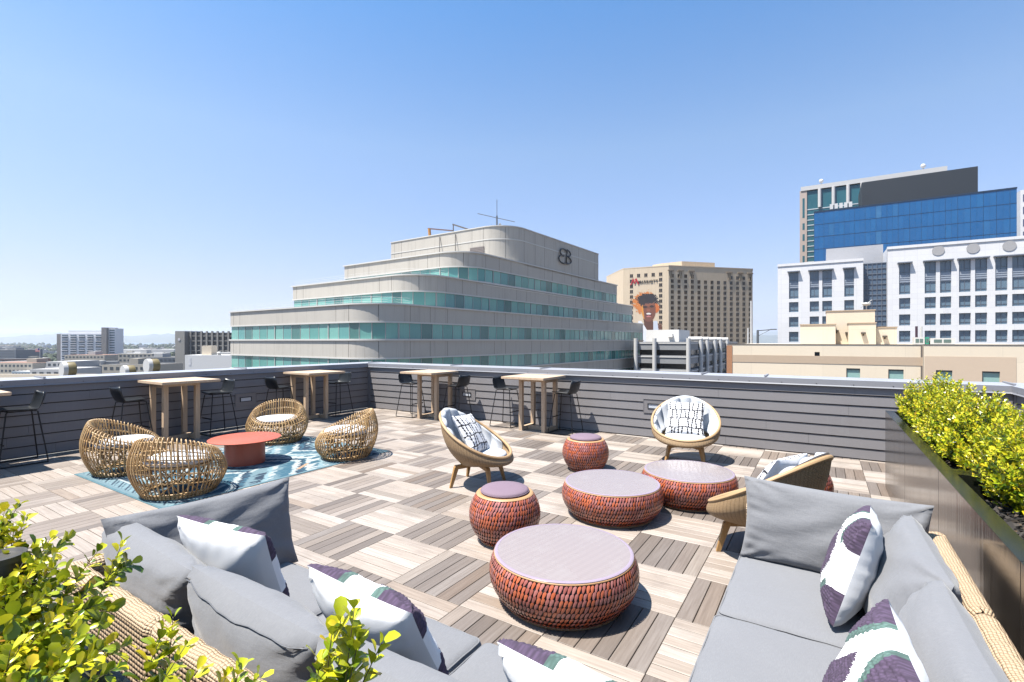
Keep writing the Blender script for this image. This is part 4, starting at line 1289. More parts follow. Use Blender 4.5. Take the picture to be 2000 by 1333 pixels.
# small lift house at the left end
b = MB(); b.box(8.5, 15, 26.6, 28.4, 5.3, 9.2); b.build('lift_house', m_conc, office)
b = MB(); b.box(8.42, 8.5, 27.1, 27.8, 6.9, 8.2); b.build('window', m_glassdark, office)
# things standing on the roof
def world_of(lx, ly): c, s = cos(rz), sin(rz); return (loc[0] + lx*c - ly*s, loc[1] + lx*s + ly*c)
m_mast = plain('galvanised_mast', (.20, .215, .235), .45, .5)
X, Y = world_of(30.0, 7.0)
t = thing('roof_antenna', 'thin mast aerial with a long crossbar on the office roof', 'antenna', (X, Y, pz - .3), TH)
b = MB(); b.tube([(0, 0, 0), (0, 0, 3.4)], .13, 6); b.tube([(0, 0, 3.4), (0, 0, 6.0)], .05, 5); b.build('mast', m_mast, t)
b = MB(); b.tube([(-3.1, 0, 3.75), (0, 0, 3.05), (2.9, 0, 2.4)], .06, 5); b.build('crossbar', m_mast, t)
for (x, z) in ((-.35, .9), (.5, 1.9)):
    b = MB(); b.lathe([(0, 0), (.16, .03), (.22, .10)], 16); o = b.build('dish', plain('dish_white', (.6, .6, .6), .5), t, True); o.location = (x, -.2, z); o.rotation_euler = (pi/2, 0, 0)
X, Y = world_of(25.6, 15.5)
t = thing('roof_crane', 'orange window cleaning davit arm on the edge of the office roof', 'crane', (X, Y, pz - .3), rz - pi/2)
m_or = plain('orange_machine_paint', (.50, .24, .06), .5)
b = MB(); b.bar((-2.0, 0, 0), (-2.2, 0, 1.9), .34, .34); b.build('post', m_or, t)
b = MB(); b.bar((-2.5, 0, 1.95), (2.9, 0, .9), .16, .2); b.build('jib', plain('rusty_jib', (.16, .10, .09), .6), t)
b = MB(); b.bar((3.0, 0, 1.9), (6.3, 0, .65), .18, .22); b.bar((3.1, 0, .1), (3.1, 0, 1.9), .12, .12); b.build('arm', m_joint, t)

# ---------------------------------------------------------------- tan hotel tower with the mural
D = 270.0; l0 = ray(1306)*D
hl, hz = local(sin(radians(76)), cos(radians(76)), l0, D)
hotel = thing('hotel_tower', 'tan hotel tower with a red and black name sign and a laughing face mural', 'building', hl, hz)
m_tan = panel_concrete('tan_precast', (.52, .42, .30))
a2 = atan2(*reversed(from_ld(-sin(radians(62.6)), cos(radians(62.6))))) - hz      # left face direction in hotel frame
LD = Vector((cos(a2), sin(a2)))
Hh = EYE + 146.5*D/FPX
def end_px(px, dx, dd):      # length along a camera-space direction from the corner until column px
    t_ = ray(px); return (t_*D - l0)/(dx - t_*dd)
WR = end_px(1470, sin(radians(76)), cos(radians(76))); WL = end_px(1217, -sin(radians(62.6)), cos(radians(62.6)))
P_L = LD*WL
poly = [(0, 0), (WR, 0), (WR + 5, 6.0), (WR + 5, 44), (P_L.x + 6, 52), (P_L.x, P_L.y)]
b = MB(); b.prism(poly, GZ, Hh); b.build('wall', m_tan, hotel)
b = MB(); b.prism([(x*1.003 + .0, y - .15 if y < 1 else y) for x, y in poly], Hh - .02, Hh + .5); b.build('parapet', m_tan, hotel)
b = MB(); xh = lambda p: end_px(p, sin(radians(76)), cos(radians(76))); b.prism([(xh(1350), 9), (xh(1416), 9), (xh(1416), 26), (xh(1322), 26), (xh(1326), 20)], Hh, Hh + 4.6); b.build('roof_house', m_tan, hotel)
m_hwin = plain('hotel_window', (.035, .028, .025), .15, var=.5, vscale=.09)
m_hsill = plain('hotel_sill', (.36, .28, .19), .8)
FH = 10.6*D/FPX
def winmesh(w, h):
    m = MB(); m.add([(-w/2, -.02, 0), (w/2, -.02, 0), (w/2, -.02, h), (-w/2, -.02, h)], [(0, 1, 2, 3)], 0)
    m.box(-w/2 - .12, w/2 + .12, -.08, -.01, -.22, -.03, 1); m.box(-.05, .05, -.06, -.021, 0, h, 1)
    m.box(-w/2 - .06, w/2 + .06, -.06, -.01, h + .02, h + .10, 1)
    return m
wm = winmesh(1.75, 1.75); w0 = wm.build('window', [m_hwin, m_hsill], hotel)
NC = 13; cnt = 0; rest = MB(); used0 = False
def zrow(k): return Hh - 9.1 - FH*k
def window_at(x, y, z, rot=0.0):
    global used0, cnt
    if not used0: o = w0; used0 = True
    else: o = w0.copy(); COL.objects.link(o)
    o.parent = hotel; o.location = (x, y, z); o.rotation_euler = (0, 0, rot); cnt += 1
slots = []
for r_ in range(-1, 12):
    for c in range(NC):
        if r_ == -1 and 4 <= c <= 8: continue
        slots.append((2.2 + (WR - 4.0)*c/(NC - 1), 0, zrow(r_)))
left = []
rotL = a2 + pi
for r_ in range(-1, 11):
    for f in ((.17, .81) if r_ > -1 else (.17, .33, .49, .65, .81)): left.append((P_L.x*f, P_L.y*f, zrow(r_) + 1.0))
random.Random(4).shuffle(slots)
for s_ in left: window_at(s_[0] , s_[1], s_[2], rotL)
for i, s_ in enumerate(slots):
    if cnt < 98: window_at(*s_)
    else:
        bb = len(rest.v)
        for (x, y, z) in wm.v: rest.v.append((x + s_[0], y + s_[1], z + s_[2]))
        for f, m_ in zip(wm.f, wm.m): rest.f.append(tuple(i_ + bb for i_ in f)); rest.m.append(m_); rest.uv.append(None)
tag(rest.build('window_field', [m_hwin, m_hsill], hotel), kind='stuff')
b = MB()
for c in (0, 1.5, 3.2, 9.2, 11, 12.6):      # T-shaped fins at the top floor
    x = 1.2 + (WR - 3)*c/12.6; b.box(x - 1.9, x + 1.9, -.5, -.01, Hh - 2.7, Hh - 2.1); b.box(x - .75, x - .35, -.4, -.01, Hh - 6.6, Hh - 2.7); b.box(x + .35, x + .75, -.4, -.01, Hh - 6.6, Hh - 2.7)
b.build('fin', m_hsill, hotel)
def on_left(f, z, out=.0):      # point on the left face; f in 0..1 from the near corner
    n = Vector((LD.y, -LD.x)); n = n if n.y < 0 else -n
    return Vector((LD.x*WL*f + n.x*out, LD.y*WL*f + n.y*out, z))
def face_obj(o, f, z, out):
    o.parent = hotel; o.location = on_left(f, z, out); o.rotation_euler = (pi/2, 0, rotL)
cu = bpy.data.curves.new('name_letters', 'FONT'); cu.body = 'MARRIOTT'; cu.size = 3.1; cu.extrude = .12; cu.offset = .015; cu.space_character = 1.12
tmp = bpy.data.objects.new('tmp', cu); COL.objects.link(tmp); bpy.context.view_layer.update()
me = bpy.data.meshes.new_from_object(tmp); bpy.data.objects.remove(tmp)
o = bpy.data.objects.new('name_letters', me); COL.objects.link(o); me.materials.clear(); me.materials.append(plain('black_sign_letters', (.01, .01, .01), .4))
wt = max(v.co.x for v in me.vertices); sc_ = WL*.43/wt
o.scale = (sc_, sc_*1.05, 1); face_obj(o, .66, Hh - 8.6, .25)
b = MB()      # red slanted M mark
for pts in ([(0, -.4), (.7, .1), (1.5, 2.6), (2.1, 2.6), (1.3, 0), (.5, -.7)], [(1.5, 3.1), (2.1, 3.1), (3.2, 0), (2.6, 0)], [(2.6, 2.0), (3.3, 3.1), (3.9, 3.1), (5.3, -.3), (4.6, -.3), (3.4, 2.3)], [(2.4, .1), (3.0, .1), (4.0, 2.6), (3.5, 2.7)]):
    n = len(pts); b.add([(x, y, z) for z in (0, .12) for x, y in pts], [tuple(range(n))[::-1], tuple(range(n, 2*n))] + [(i, (i+1) % n, n + (i+1) % n, n + i) for i in range(n)])
o = b.build('sign_emblem', plain('red_sign', (.50, .015, .03), .4), hotel); o.scale = (1.0, 1.0, 1); face_obj(o, .845, Hh - 8.9, .25)
# mural printed on the left face (flat in the photo too): x 0..1 across the left face from its left edge, y down in photo pixels
def mural_col(px, py):
    n1 = vn(px*.9, py*.9); n2 = vn(px*.35 + 7, py*.35)
    def el(cx, cy, rx, ry, j=0.0): return ((px - cx)/rx)**2 + ((py - cy)/ry)**2 + j*(n1 - .5)
    c = None
    if el(1260, 592, 24, 21, .9) + .9*(n2 - .5) < 1 and py < 618: c = lin(214,128,58) if (px < 1254 or py < 574) and el(1268, 590, 19, 15, .5) > 1 else lin(40,34,40)
    if el(1281, 602, 7, 9, .8) < 1: c = lin(206,110,50)
    if 622 < py < 645 and abs(px - (1267 + (py - 632)*.15)) < 9 + max(0, py - 634)*.75: c = lin(96,58,44)
    if el(1267, 606, 13.8, 23) < 1:
        c = lin(222,150,62) if px < 1256.5 + (py - 605)*.12 else lin(122,74,58)
        if px > 1260 and el(1268, 594, 10, 5) < 1: c = lin(140,86,66)
        if el(1260, 600, 4.6, 2.2) < 1 or el(1273, 599, 4.6, 2.2) < 1: c = lin(52,30,28)
        if el(1266.5, 606, 3.6, 3.2) < 1: c = lin(150,88,66)
        if el(1267, 614.5, 6.5, 4.2) < 1: c = lin(90,40,40)
        if el(1267, 613.4, 4.8, 1.7) < 1: c = lin(238,232,226)
        if el(1267, 618.4, 4.6, 1.6) < 1: c = lin(196,120,116)
    if el(1264, 585, 21, 8.5, .9) < 1 and py < 594: c = lin(38,33,40)
    if el(1256, 590, 10, 6, .9) < 1 and py < 597 and px < 1260: c = lin(48,38,40)
    d = py - 627
    if d > 0:
        if 1247 - d*.2 < px < 1252.5 + d*.62 and px < 1275: c = lin(232,232,234)
        if 1276 + max(0, (645 - py))*.02 < px < 1284 + d*.12 and d > 0: c = lin(206,212,224)
        if py > 645 and 1240 < px < 1288: c = lin(230,232,236)
        if px >= 1284 + d*.12 and px < 1293 and py > 632: c = lin(112,70,54)
    return c
nx, ny = 96, 150
mp0, mp1, my0, my1 = 1232.0, 1296.0, 566.0, 690.0
def fpx(px): t_ = ray(px); ll = (t_*D - l0)/(-sin(radians(62.6)) - t_*cos(radians(62.6))); return ll/WL
def zpx(px, py):
    ll = fpx(px)*WL; d = D + ll*cos(radians(62.6)); return EYE - (py - CY)*d/FPX
b = MB(); vid = {}; fcs = []; colv = []
for j in range(ny):
    for i in range(nx):
        px = mp0 + (mp1 - mp0)*(i + .5)/nx; py = my0 + (my1 - my0)*(j + .5)/ny
        c = mural_col(px, py)
        if c is None: continue
        q = []
        for di, dj in ((0, 1), (1, 1), (1, 0), (0, 0)):
            x = mp0 + (mp1 - mp0)*(i + di)/nx; y = my0 + (my1 - my0)*(j + dj)/ny
            q.append(on_left(fpx(x), zpx(x, y), .06))
        b.add(q, [(0, 1, 2, 3)]); colv += [*c, 1]*4
b.build('mural', attr_mat('printed_mural', .7), hotel, col=colv)

# ---------------------------------------------------------------- grey concrete block with round columns
YC = 100.0; cx0, cx1 = on_y(1240, YC), on_y(1349, YC); CZ = z_at(668, cx1, YC)
t = thing('concrete_building', 'grey concrete block with round white columns and dark strip windows', 'building', (0, 0, 0))
m_col = plain('pale_concrete_columns', (.50, .49, .475), .7, var=.08, vscale=.8); m_slab = plain('grey_concrete_bands', (.30, .305, .315), .75, var=.12, vscale=.6)
YB = YC + 62
b = MB(); b.box(cx0 + .8, cx1 - .8, YC + .8, YB, GZ, CZ - .3); b.build('core', plain('dark_strip_glazing', (.035, .03, .028), .15, var=.5, vscale=.4), t)
z = CZ
for k in range(12):
    b = MB(); b.box(cx0, cx1, YC, YB, z - 1.65, z); b.build('floor_band', m_slab, t)
    b = MB(); b.box(cx0 - .1, cx1 + .1, YC - .12, YB, z - .42, z - .2); b.build('sill', m_col, t); z -= 2.75
for x in (cx0 + .4, cx0 + .38*(cx1 - cx0), cx1 - .3):
    b = MB(); b.tube([(x, YC - .6, GZ), (x, YC - .6, CZ + .7)], .42, 14); b.build('column', m_col, t, True, angle=50)
for p_ in (1368.5, 1381, 1396, 1407, 1420):
    y = on_x(p_, cx1 + .4)
    b = MB(); b.tube([(cx1 + .6, y, GZ), (cx1 + .4, y, CZ + .6)], .42, 14); b.tube([(cx1 + .7, y, CZ + .6), (cx1 - 2.0, y, CZ + .6)], .45, 10); b.build('column', m_col, t, True, angle=50)
x0, x1 = on_y(1262, YC + 8), on_y(1326, YC + 8)
b = MB(); b.box(x0, x1, YC + 8, YC + 18, CZ - .2, CZ + 2.6); b.box(x1 - 2.2, x1 - 1.2, YC + 7.3, YC + 8, CZ + 1.0, CZ + 1.7); b.build('roof_house', plain('white_roof_house', (.62, .60, .57), .7), t)

# ---------------------------------------------------------------- white office with paired windows
YW = 152.0
t = thing('office_building', 'white panelled office with paired dark windows, below the blue glass tower', 'building', (0, 0, 0))
def jointed(name, c, bw, bh, rough=.7, k=.80, streak=.25):
    u = NT(name); co = u.coord('Object', None, (-pi/2, 0, 0))
    br = u.n('TexBrick', i_Vector=co, i_Color1=shade(c, .97), i_Color2=shade(c, 1.03), i_Mortar=shade(c, k), i_Scale=1.0, i_Mortar_Size=.022, i_Brick_Width=bw, i_Row_Height=bh)
    br.offset = 0.0
    st = u.noise(u.coord('Object', (.9, .9, .07)), 2.0, 4, .6)
    u.set(Base_Color=u.mix(u.ramp(st, [(.55, (0, 0, 0)), (.8, (streak,)*3)]), br.outputs['Color'], shade(c, .68)), Roughness=rough); return u.mat
m_wht = jointed('white_panels', (.72, .71, .715), 2.4, 1.32, .6); m_wsp = plain('blue_grey_spandrel', (.36, .40, .46), .35, var=.1); m_hood = plain('slate_metal', (.17, .19, .23), .4, var=.08)
m_wgl = rand_mat('blue_grey_window_glass', [(0, (.06, .10, .17)), (.45, (.11, .17, .26)), (.7, (.20, .31, .38)), (.85, (.10, .15, .23)), (1, (.16, .27, .30))], .1, .7, var=.15)
wx = lambda p: on_y(p, YW)
xa, xb, xc, xd = wx(1519), wx(1686), wx(1733), wx(2090)
za, zc = z_at(518, xa, YW), z_at(483, wx(1745), YW)
# walls built with real openings
def wall_with_holes(mbw, x0, x1, z0, z1, y, holes, dep=.55):
    xs = sorted({x0, x1, *[h[0] for h in holes], *[h[1] for h in holes]}); zs = sorted({z0, z1, *[h[2] for h in holes], *[h[3] for h in holes]})
    for i in range(len(xs) - 1):
        for j in range(len(zs) - 1):
            cx_, cz_ = (xs[i] + xs[i+1])/2, (zs[j] + zs[j+1])/2
            if any(h[0] < cx_ < h[1] and h[2] < cz_ < h[3] for h in holes): continue
            mbw.add([(xs[i], y, zs[j]), (xs[i+1], y, zs[j]), (xs[i+1], y, zs[j+1]), (xs[i], y, zs[j+1])], [(0, 1, 2, 3)])
    for h in holes:
        a, c, d, e = h; yb = y + dep
        mbw.add([(a, y, d), (c, y, d), (c, yb, d), (a, yb, d)], [(0, 1, 2, 3)]); mbw.add([(a, y, e), (c, y, e), (c, yb, e), (a, yb, e)], [(3, 2, 1, 0)])
        mbw.add([(a, y, d), (a, yb, d), (a, yb, e), (a, y, e)], [(0, 1, 2, 3)]); mbw.add([(c, y, d), (c, yb, d), (c, yb, e), (c, y, e)], [(3, 2, 1, 0)])
    return
F4 = 3.95
def window_in(h, y, dep, root, pairs=1):
    a, c, d, e = h
    m = MB(); m.box(a, c, y + dep - .02, y + dep, d, e); o = m.build('window', m_wgl, root)
    m = MB()
    for k in range(1, 2 + (c - a > 3)): x = a + (c - a)*k/(2 + (c - a > 3)); m.box(x - .035, x + .035, y + dep - .12, y + dep - .021, d, e)
    m.box(a, c, y + dep - .12, y + dep - .021, d + (e - d)*.22, d + (e - d)*.22 + .06); m.build('frame', m_hood, o)
L_cols = [(1541, 1559.5), (1581.5, 1599.5), (1606, 1625), (1649, 1668)]
R_cols = [(1756, 1778), (1806, 1828), (1836, 1858), (1873, 1896), (1904.5, 1928), (1944, 1968), (1977, 2002), (2024, 2050), (2060, 2086)]
for nm, cols, x0, x1, ztop in (('l', L_cols, xa, xb, za), ('r', R_cols, xc, xd, zc)):
    holes = []; tall = []
    for p0, p1 in cols:
        a, c = wx(p0), wx(p1)
        for lev, (d, e) in enumerate(((13.1, 15.8), (9.5, 12.2), (5.5, 8.2), (1.5, 4.2), (-2.5, .2))):
            if lev == 0:
                top = 20.2 if nm == 'l' else 20.6
                tall.append((a, c, d, top)); holes.append((a, c, d, top))
            else: holes.append((a, c, d, e))
    w = MB(); wall_with_holes(w, x0, x1, GZ, ztop, YW, holes); w.box(x0, x1, YW + .56, YW + 30, GZ, ztop, skip='s')
    w.box(x0 - .05, x1 + .05, YW - .18, YW + .3, ztop - .5, ztop + .15)
    w.build('wall', m_wht, t)
    for h in holes:
        if h in tall:
            a, c, d, e = h
            window_in((a, c, d, d + 2.7), YW, .5, t); window_in((a, c, e - 2.7, e), YW, .5, t)
            m = MB(); m.box(a, c, YW + .30, YW + .52, d + 2.71, e - 2.71)
            for q in range(3): m.box(a, c, YW + .22, YW + .30, d + 2.95 + q*.5, d + 3.15 + q*.5)
            m.build('spandrel', m_wsp, t)
        else: window_in(h, YW, .5, t)
    groups = {}
    for p0, p1 in cols:
        key = round((wx(p0))/7.2); groups.setdefault(key, []).append((wx(p0), wx(p1)))
    for g in groups.values():
        a, c = min(q[0] for q in g), max(q[1] for q in g); m = MB()
        m.box(a - .35, c + .35, YW - .9, YW - .005, (20.2 if nm == 'l' else 20.6) + .05, (20.2 if nm == 'l' else 20.6) + .30); m.build('window_hood', m_hood, t)
for p in (1832.5, 1900.5, 1971.5, 2040):
    x = wx(p); zz = z_at(490 - (p - 1832)*.066, x, YW); m = MB(); m.lathe([(0, 0), (1.15, 0), (1.15, .1), (0, .1)], 28)
    o = m.build('round_vent', plain('grey_round_grille', (.40, .39, .39), .6, var=.2, vscale=6), t); o.location = (x, YW - .06, zz); o.rotation_euler = (pi/2, 0, 0); o.scale = (1, 1, .5)
m = MB(); m.box(xb, xc, YW + 2.0, YW + 20, GZ, za - 1.0); m.build('stair_glazing', plain('blue_stair_glass', (.10, .15, .22), .12, var=.25, vscale=.3), t)
m = MB()
for k in range(16): m.box(xb, xc, YW + 1.85, YW + 1.99, za - 1.2 - k*1.32, za - 1.05 - k*1.32)
for k in range(6): x = xb + (xc - xb)*k/5; m.box(x - .06, x + .06, YW + 1.80, YW + 1.86, -10, za - 1.1)
m.build('stair_mullions', m_hood, t)
x0, x1 = wx(1614), wx(1733); m = MB(); m.box(x0, x1, YW + 10, YW + 24, za - 2, z_at(487, x0, YW + 10)); m.build('roof_house', plain('light_grey_roof_house', (.42, .42, .44), .6), t)
x0, x1 = wx(1690), wx(1760)

# ---------------------------------------------------------------- blue glass tower and the tower behind it
YBt = 230.0; bx = lambda p: on_y(p, YBt)
t = thing('glass_tower', 'blue glass curtain wall tower with a tall dark roof screen', 'building', (0, 0, 0))
x0, x1 = bx(1590), bx(1986); zt = z_at(416, x0, YBt)
def blue_glass():
    u = NT('blue_curtain_glass')
    r = u.n('NewGeometry').outputs['Random Per Island']
    c = u.ramp(r, [(0, (.008, .12, .33)), (.6, (.010, .135, .365)), (.93, (.014, .155, .39)), (.965, (.05, .21, .42)), (1, (.20, .36, .50))])
    c = u.mix(u.noise(u.coord('Object', (.08, 1, .12)), 1.6, 4), shade((.008, .12, .33), .82), c)
    u.set(Base_Color=c, Roughness=.10); u.b.inputs['Specular IOR Level'].default_value = .7; return u.mat
m_blue = blue_glass()
m = MB(); m.box(x0, x1, YBt + .05, YBt + 30, GZ, zt); m.build('core', plain('tower_core', (.02, .05, .09), .3), t)
m = MB(); g = MB(); fh = 4.9; pw = 1.62; nxp = int((x1 - x0)/pw); zz = zt
while zz > 5:
    for i in range(nxp):
        a = x0 + (x1 - x0)*i/nxp; c = x0 + (x1 - x0)*(i + 1)/nxp
        m.add([(a + .02, YBt, zz - fh + .06), (c - .02, YBt, zz - fh + .06), (c - .02, YBt + R.uniform(-.004, .004), zz - .03), (a + .02, YBt, zz - .03)], [(0, 1, 2, 3)])
    g.box(x0, x1, YBt - .05, YBt + .045, zz - fh - .05, zz - fh + .03); zz -= fh
m.build('curtain_wall', m_blue, t)
for i in range(0, nxp + 1, 2): a = x0 + (x1 - x0)*i/nxp; g.box(a - .025, a + .025, YBt - .06, YBt + .04, 5, zt)
g.box(x0 - .1, x1 + .1, YBt - .15, YBt + .3, zt, zt + .5)
g.build('mullions', plain('dark_blue_mullion', (.012, .035, .075), .4), t)
s0, s1 = on_y(1683, YBt + 1), on_y(1910, YBt + 1); sz = z_at(325, s1, YBt + 1)
m = MB(); m.box(s0, s1, YBt + 1, YBt + 22, zt, sz); m.build('roof_screen', plain('charcoal_roof_screen', (.015, .021, .029), .5, var=.12, vscale=.05), t)
m = MB()
for i in range(5):
    x = bx(1624 + i*9.3); m.box(x - .55, x + .55, YBt + .4, YBt + .8, zt + .7, zt + 2.7)
m.build('roof_vent', plain('white_roof_vent', (.62, .62, .62), .5), t)
YT = 262.0; tx = lambda p: on_y(p, YT)
t = thing('office_tower', 'teal glass tower with tan edge and white columned crown behind the blue tower', 'building', (0, 0, 0))
x0, x1, xm = tx(1562), tx(1850), tx(1576); zt2 = z_at(372, x0, YT)
m_pink = plain('tan_pink_stone', (.50, .40, .34), .7); m_tg = plain('deep_teal_glass', (.035, .14, .17), .12, var=.3, vscale=.1)
m = MB(); m.box(x0, xm, YT, YT + 26, GZ, zt2 - .5); m.build('stone_wall', m_pink, t)
m = MB(); m.box(xm, x1, YT + .4, YT + 24, GZ, zt2 - 1); m.build('glazing', m_tg, t)
for k in range(14):
    m = MB(); h = 3.0 if k else 9.0; z0 = zt2 - 4 - h if k == 0 else zt2 - 13.5 - k*5.0
    m.box(x0 + 1.1, xm - .9, YT - .05, YT - .005, z0, z0 + h); m.build('window', m_tg, t)
m = MB()
for k in range(26): m.box(xm, tx(1690), YT + .25, YT + .39, zt2 - 9.6 - k*2.4, zt2 - 9.2 - k*2.4)
m.build('glazing_bar', plain('white_glazing_bar', (.55, .60, .62), .5), t)
m = MB(); m.box(x0 + .4, x1, YT - .3, YT + 26, zt2 - .6, zt2 + 1.3); m.build('roof_slab', plain('white_roof_slab', (.58, .57, .56), .6), t)
for p in (1601, 1628, 1656.5, 1684):
    m = MB(); m.tube([(tx(p), YT - .1, zt2 - 9.0), (tx(p), YT - .1, zt2 - .6)], .72, 12); m.build('column', plain('white_column', (.60, .58, .57), .6), t, True, angle=50)
for p, q in ((1604, 357), (1803, 327)):
    x = on_y(p, YT + 4); m = MB(); zq = zt2 + 1.3
    m.tube([(x, YT + 4, zq), (x, YT + 4, zq + 2.0)], .25, 6); m.lathe([(0, zq + 1.6), (.7, zq + 1.9), (.95, zq + 2.6), (.6, zq + 3.3), (0, zq + 3.5)], 12, c=(x, YT + 4)); m.build('roof_dome', plain('white_radome', (.7, .7, .7), .5), t, True)
YE = 300.0
t = thing('tower_block', 'pale tower block with blue striped windows cut by the right edge of the photo', 'building', (0, 0, 0))
x0 = on_y(1993, YE); z0 = z_at(372, x0, YE); m = MB(); m.box(x0, x0 + 40, YE, YE + 30, GZ, z0); m.build('wall', m_wht, t)
for k in range(9):
    m = MB(); m.box(x0 + .8, x0 + 39, YE - .06, YE - .005, z0 - 5.2 - k*5.4, z0 - 2.0 - k*5.4); m.build('window', plain('violet_blue_glass', (.06, .08, .20), .15), t)

# ---------------------------------------------------------------- beige block next door
YG = 54.8; gx = lambda p: on_y(p, YG)
t = thing('beige_building', 'low beige stucco building with a tan stripe just beyond the parapet', 'building', (0, 0, 0))
m_bei = jointed('beige_stucco', (.68, .58, .445), 6.1, 2.9, .8, .88, .18); m_str = plain('tan_stripe', (.46, .35, .25), .8, var=.05)
m_brk = plain('terracotta_pier', (.42, .20, .10), .8, var=.15, vscale=3); m_grn = plain('pale_green_blind', (.30, .48, .44), .2, var=.08)
gz = z_at(674, gx(1660), YG); xl, xs, xr = gx(1420), gx(1802), gx(2120)
zs0, zs1 = z_at(712, gx(1660), YG), z_at(696.5, gx(1660), YG)
wins = [(1653, 1680), (1735, 1765)]; wins2 = [(1828, 1860), (1918, 1953)]
zw1, zw0 = z_at(720, gx(1666), YG), z_at(748, gx(1666), YG)
sq = (gx(1591), gx(1601), z_at(697.5, gx(1596), YG), z_at(688, gx(1596), YG))
w = MB(); hol = [(gx(a), gx(c), zw0, zw1) for a, c in wins] + [sq]
wall_with_holes(w, xl, xs, GZ, gz, YG, hol, .18); w.box(xl, xs, YG + .19, YG + 22, GZ, gz, skip='s')
YG2 = YG - .45; gx2 = lambda p: on_y(p, YG2)
w2h = [(gx2(a), gx2(c), zw0, zw1 + .05) for a, c in wins2]
wall_with_holes(w, xs, xr, GZ, gz + .02, YG2, w2h, .18); w.box(xs, xr, YG2 + .19, YG + 22, GZ, gz + .02, skip='s')
w.build('wall', m_bei, t)
for h in hol + w2h:
    y = YG2 if h in w2h else YG
    m = MB(); m.box(h[0], h[1], y + .14, y + .17, h[2], h[3]); o = m.build('window', m_glassdark if h is sq else m_grn, t)
    if h is not sq:
        m = MB(); m.box(h[0], h[1], y + .10, y + .138, h[2], h[2] + .05); m.box(h[0], h[1], y + .06, y + .138, h[3] - .12, h[3]); m.box(h[0], h[0] + .06, y + .10, y + .138, h[2], h[3]); m.build('frame', m_glassdark, o)
m = MB(); m.box(xl + .5, xs, YG - .03, YG - .004, zs0, zs1); m.build('stripe', m_str, t)
m = MB(); m.box(xs + .06, gx2(1985), YG2 - .03, YG2 - .004, zw1 + .05, zs1 + .12); ed_ = [xs + .06] + [v for h in w2h for v in h[:2]] + [gx2(1985)]
for k in (0, 2, 4): m.box(ed_[k], ed_[k + 1], YG2 - .03, YG2 - .004, zw0 - 4, zw1 + .05)
m.build('stripe', plain('tan_stucco_field', (.54, .42, .31), .8, var=.04), t)
m = MB(); m.box(xl - .03, xl + .5, YG - .06, YG - .004, GZ, gz - .12); m.build('pier', m_brk, t)
m = MB(); m.box(xs - .13, xs + .02, YG - .02, YG + .1, GZ, gz - .1); m.box(xl - .1, xs, YG - .04, YG + .1, gz + .002, gz + .06); m.box(xs, xr, YG2 - .04, YG + .1, gz + .021, gz + .08); m.build('flashing', plain('dark_roof_flashing', (.16, .135, .12), .5), t)
for i, (p0, p1, q, y, nm) in enumerate(((1563, 1632, 635.5, YG + 5, 'roof_house'), (1614, 1709, 609, YG + 9, 'roof_house'), (1657, 1711, 632.5, YG + 7.2, 'roof_house'), (1711.5, 1752, 640.5, YG + 7.8, 'roof_house'))):
    a, c = on_y(p0, y), on_y(p1, y); m = MB(); zt_ = z_at(q, a, y); m.box(a, c, y, y + 6 + i*.13, gz - .3, zt_); m.build(nm, m_bei, t)
    m = MB(); m.box(a - .06, c + .06, y - .07, y + 6.05 + i*.13, zt_ + .002, zt_ + .09); m.build('roof_trim', m_str, t)
for p, q, y in ((1655, 652, YG + 9), (1686, 652.5, YG + 7.2), (1728, 659, YG + 7.8), (1634, 648, YG + 9)):
    x = on_y(p, y); z = z_at(q, x, y); m = MB(); m.box(x - .2, x + .2, y - .35, y - .01, z, z + .16); m.box(x - .06, x + .06, y - .12, y - .01, z - .2, z); m.build('wall_light', plain('bronze_fitting', (.10, .08, .06), .5), t)
G = 'air conditioning units on the beige roof'
m_acw = plain('white_unit_casing', (.62, .62, .60), .5); m_acf = plain('unit_grille', (.10, .16, .15), .5)
def ac(label, p0, p1, q, green=False):
    y = YG + 3.2; a, c = on_y(p0, y), on_y(p1, y); z1 = z_at(q, a, y)
    u = thing('air_conditioner', label, 'air conditioner', ((a + c)/2, y, gz + .0), 0, G); hw = (c - a)/2
    m = MB(); m.box(-hw, hw, 0, .9, .05, z1 - gz); m.build('casing', plain('green_tarp', (.02, .30, .20), .7) if green else m_acw, u)
    m = MB(); m.box(-hw*.7, -hw*.05, -.02, -.003, .2, (z1 - gz)*.8); m.box(hw*.1, hw*.7, -.02, -.003, .2, (z1 - gz)*.8); m.build('grille', m_acf, u)
ac('white air conditioning unit left of the green covered one', 1785, 1806, 659.5); ac('green covered air conditioning unit on the beige roof', 1807.5, 1814.5, 659, True)
ac('large white air conditioning unit right of the green covered one', 1817, 1865, 661)
t = thing('flue', 'tall dark pipe rising behind the white air conditioning units', 'pipe', (on_y(1790, YG + 5), YG + 5, gz)); m = MB(); m.tube([(0, 0, 0), (0, 0, 1.75)], .1, 8); m.build('pipe', plain('purple_brown_pipe', (.05, .02, .04), .5), t); m = MB(); m.tube([(.35, 0, 0), (.35, 0, 1.7)], .09, 8); m.build('sleeve', m_acw, t)
t = thing('weather_vane', 'small roof instrument dish on the tallest beige roof house', 'instrument', (on_y(1692, YG + 11), YG + 11, z_at(609, on_y(1614, YG + 9), YG + 9) + .09))
m = MB(); m.tube([(0, 0, 0), (0, 0, .9)], .05, 6); m.build('mast', m_acw, t); m = MB(); m.lathe([(0, .5), (.35, .62), (.42, .85), (.2, .75), (0, .72)], 14); m.tube([(-.5, 0, .3), (.5, 0, 1.15)], .03, 5); m.build('dish', m_acw, t, True)
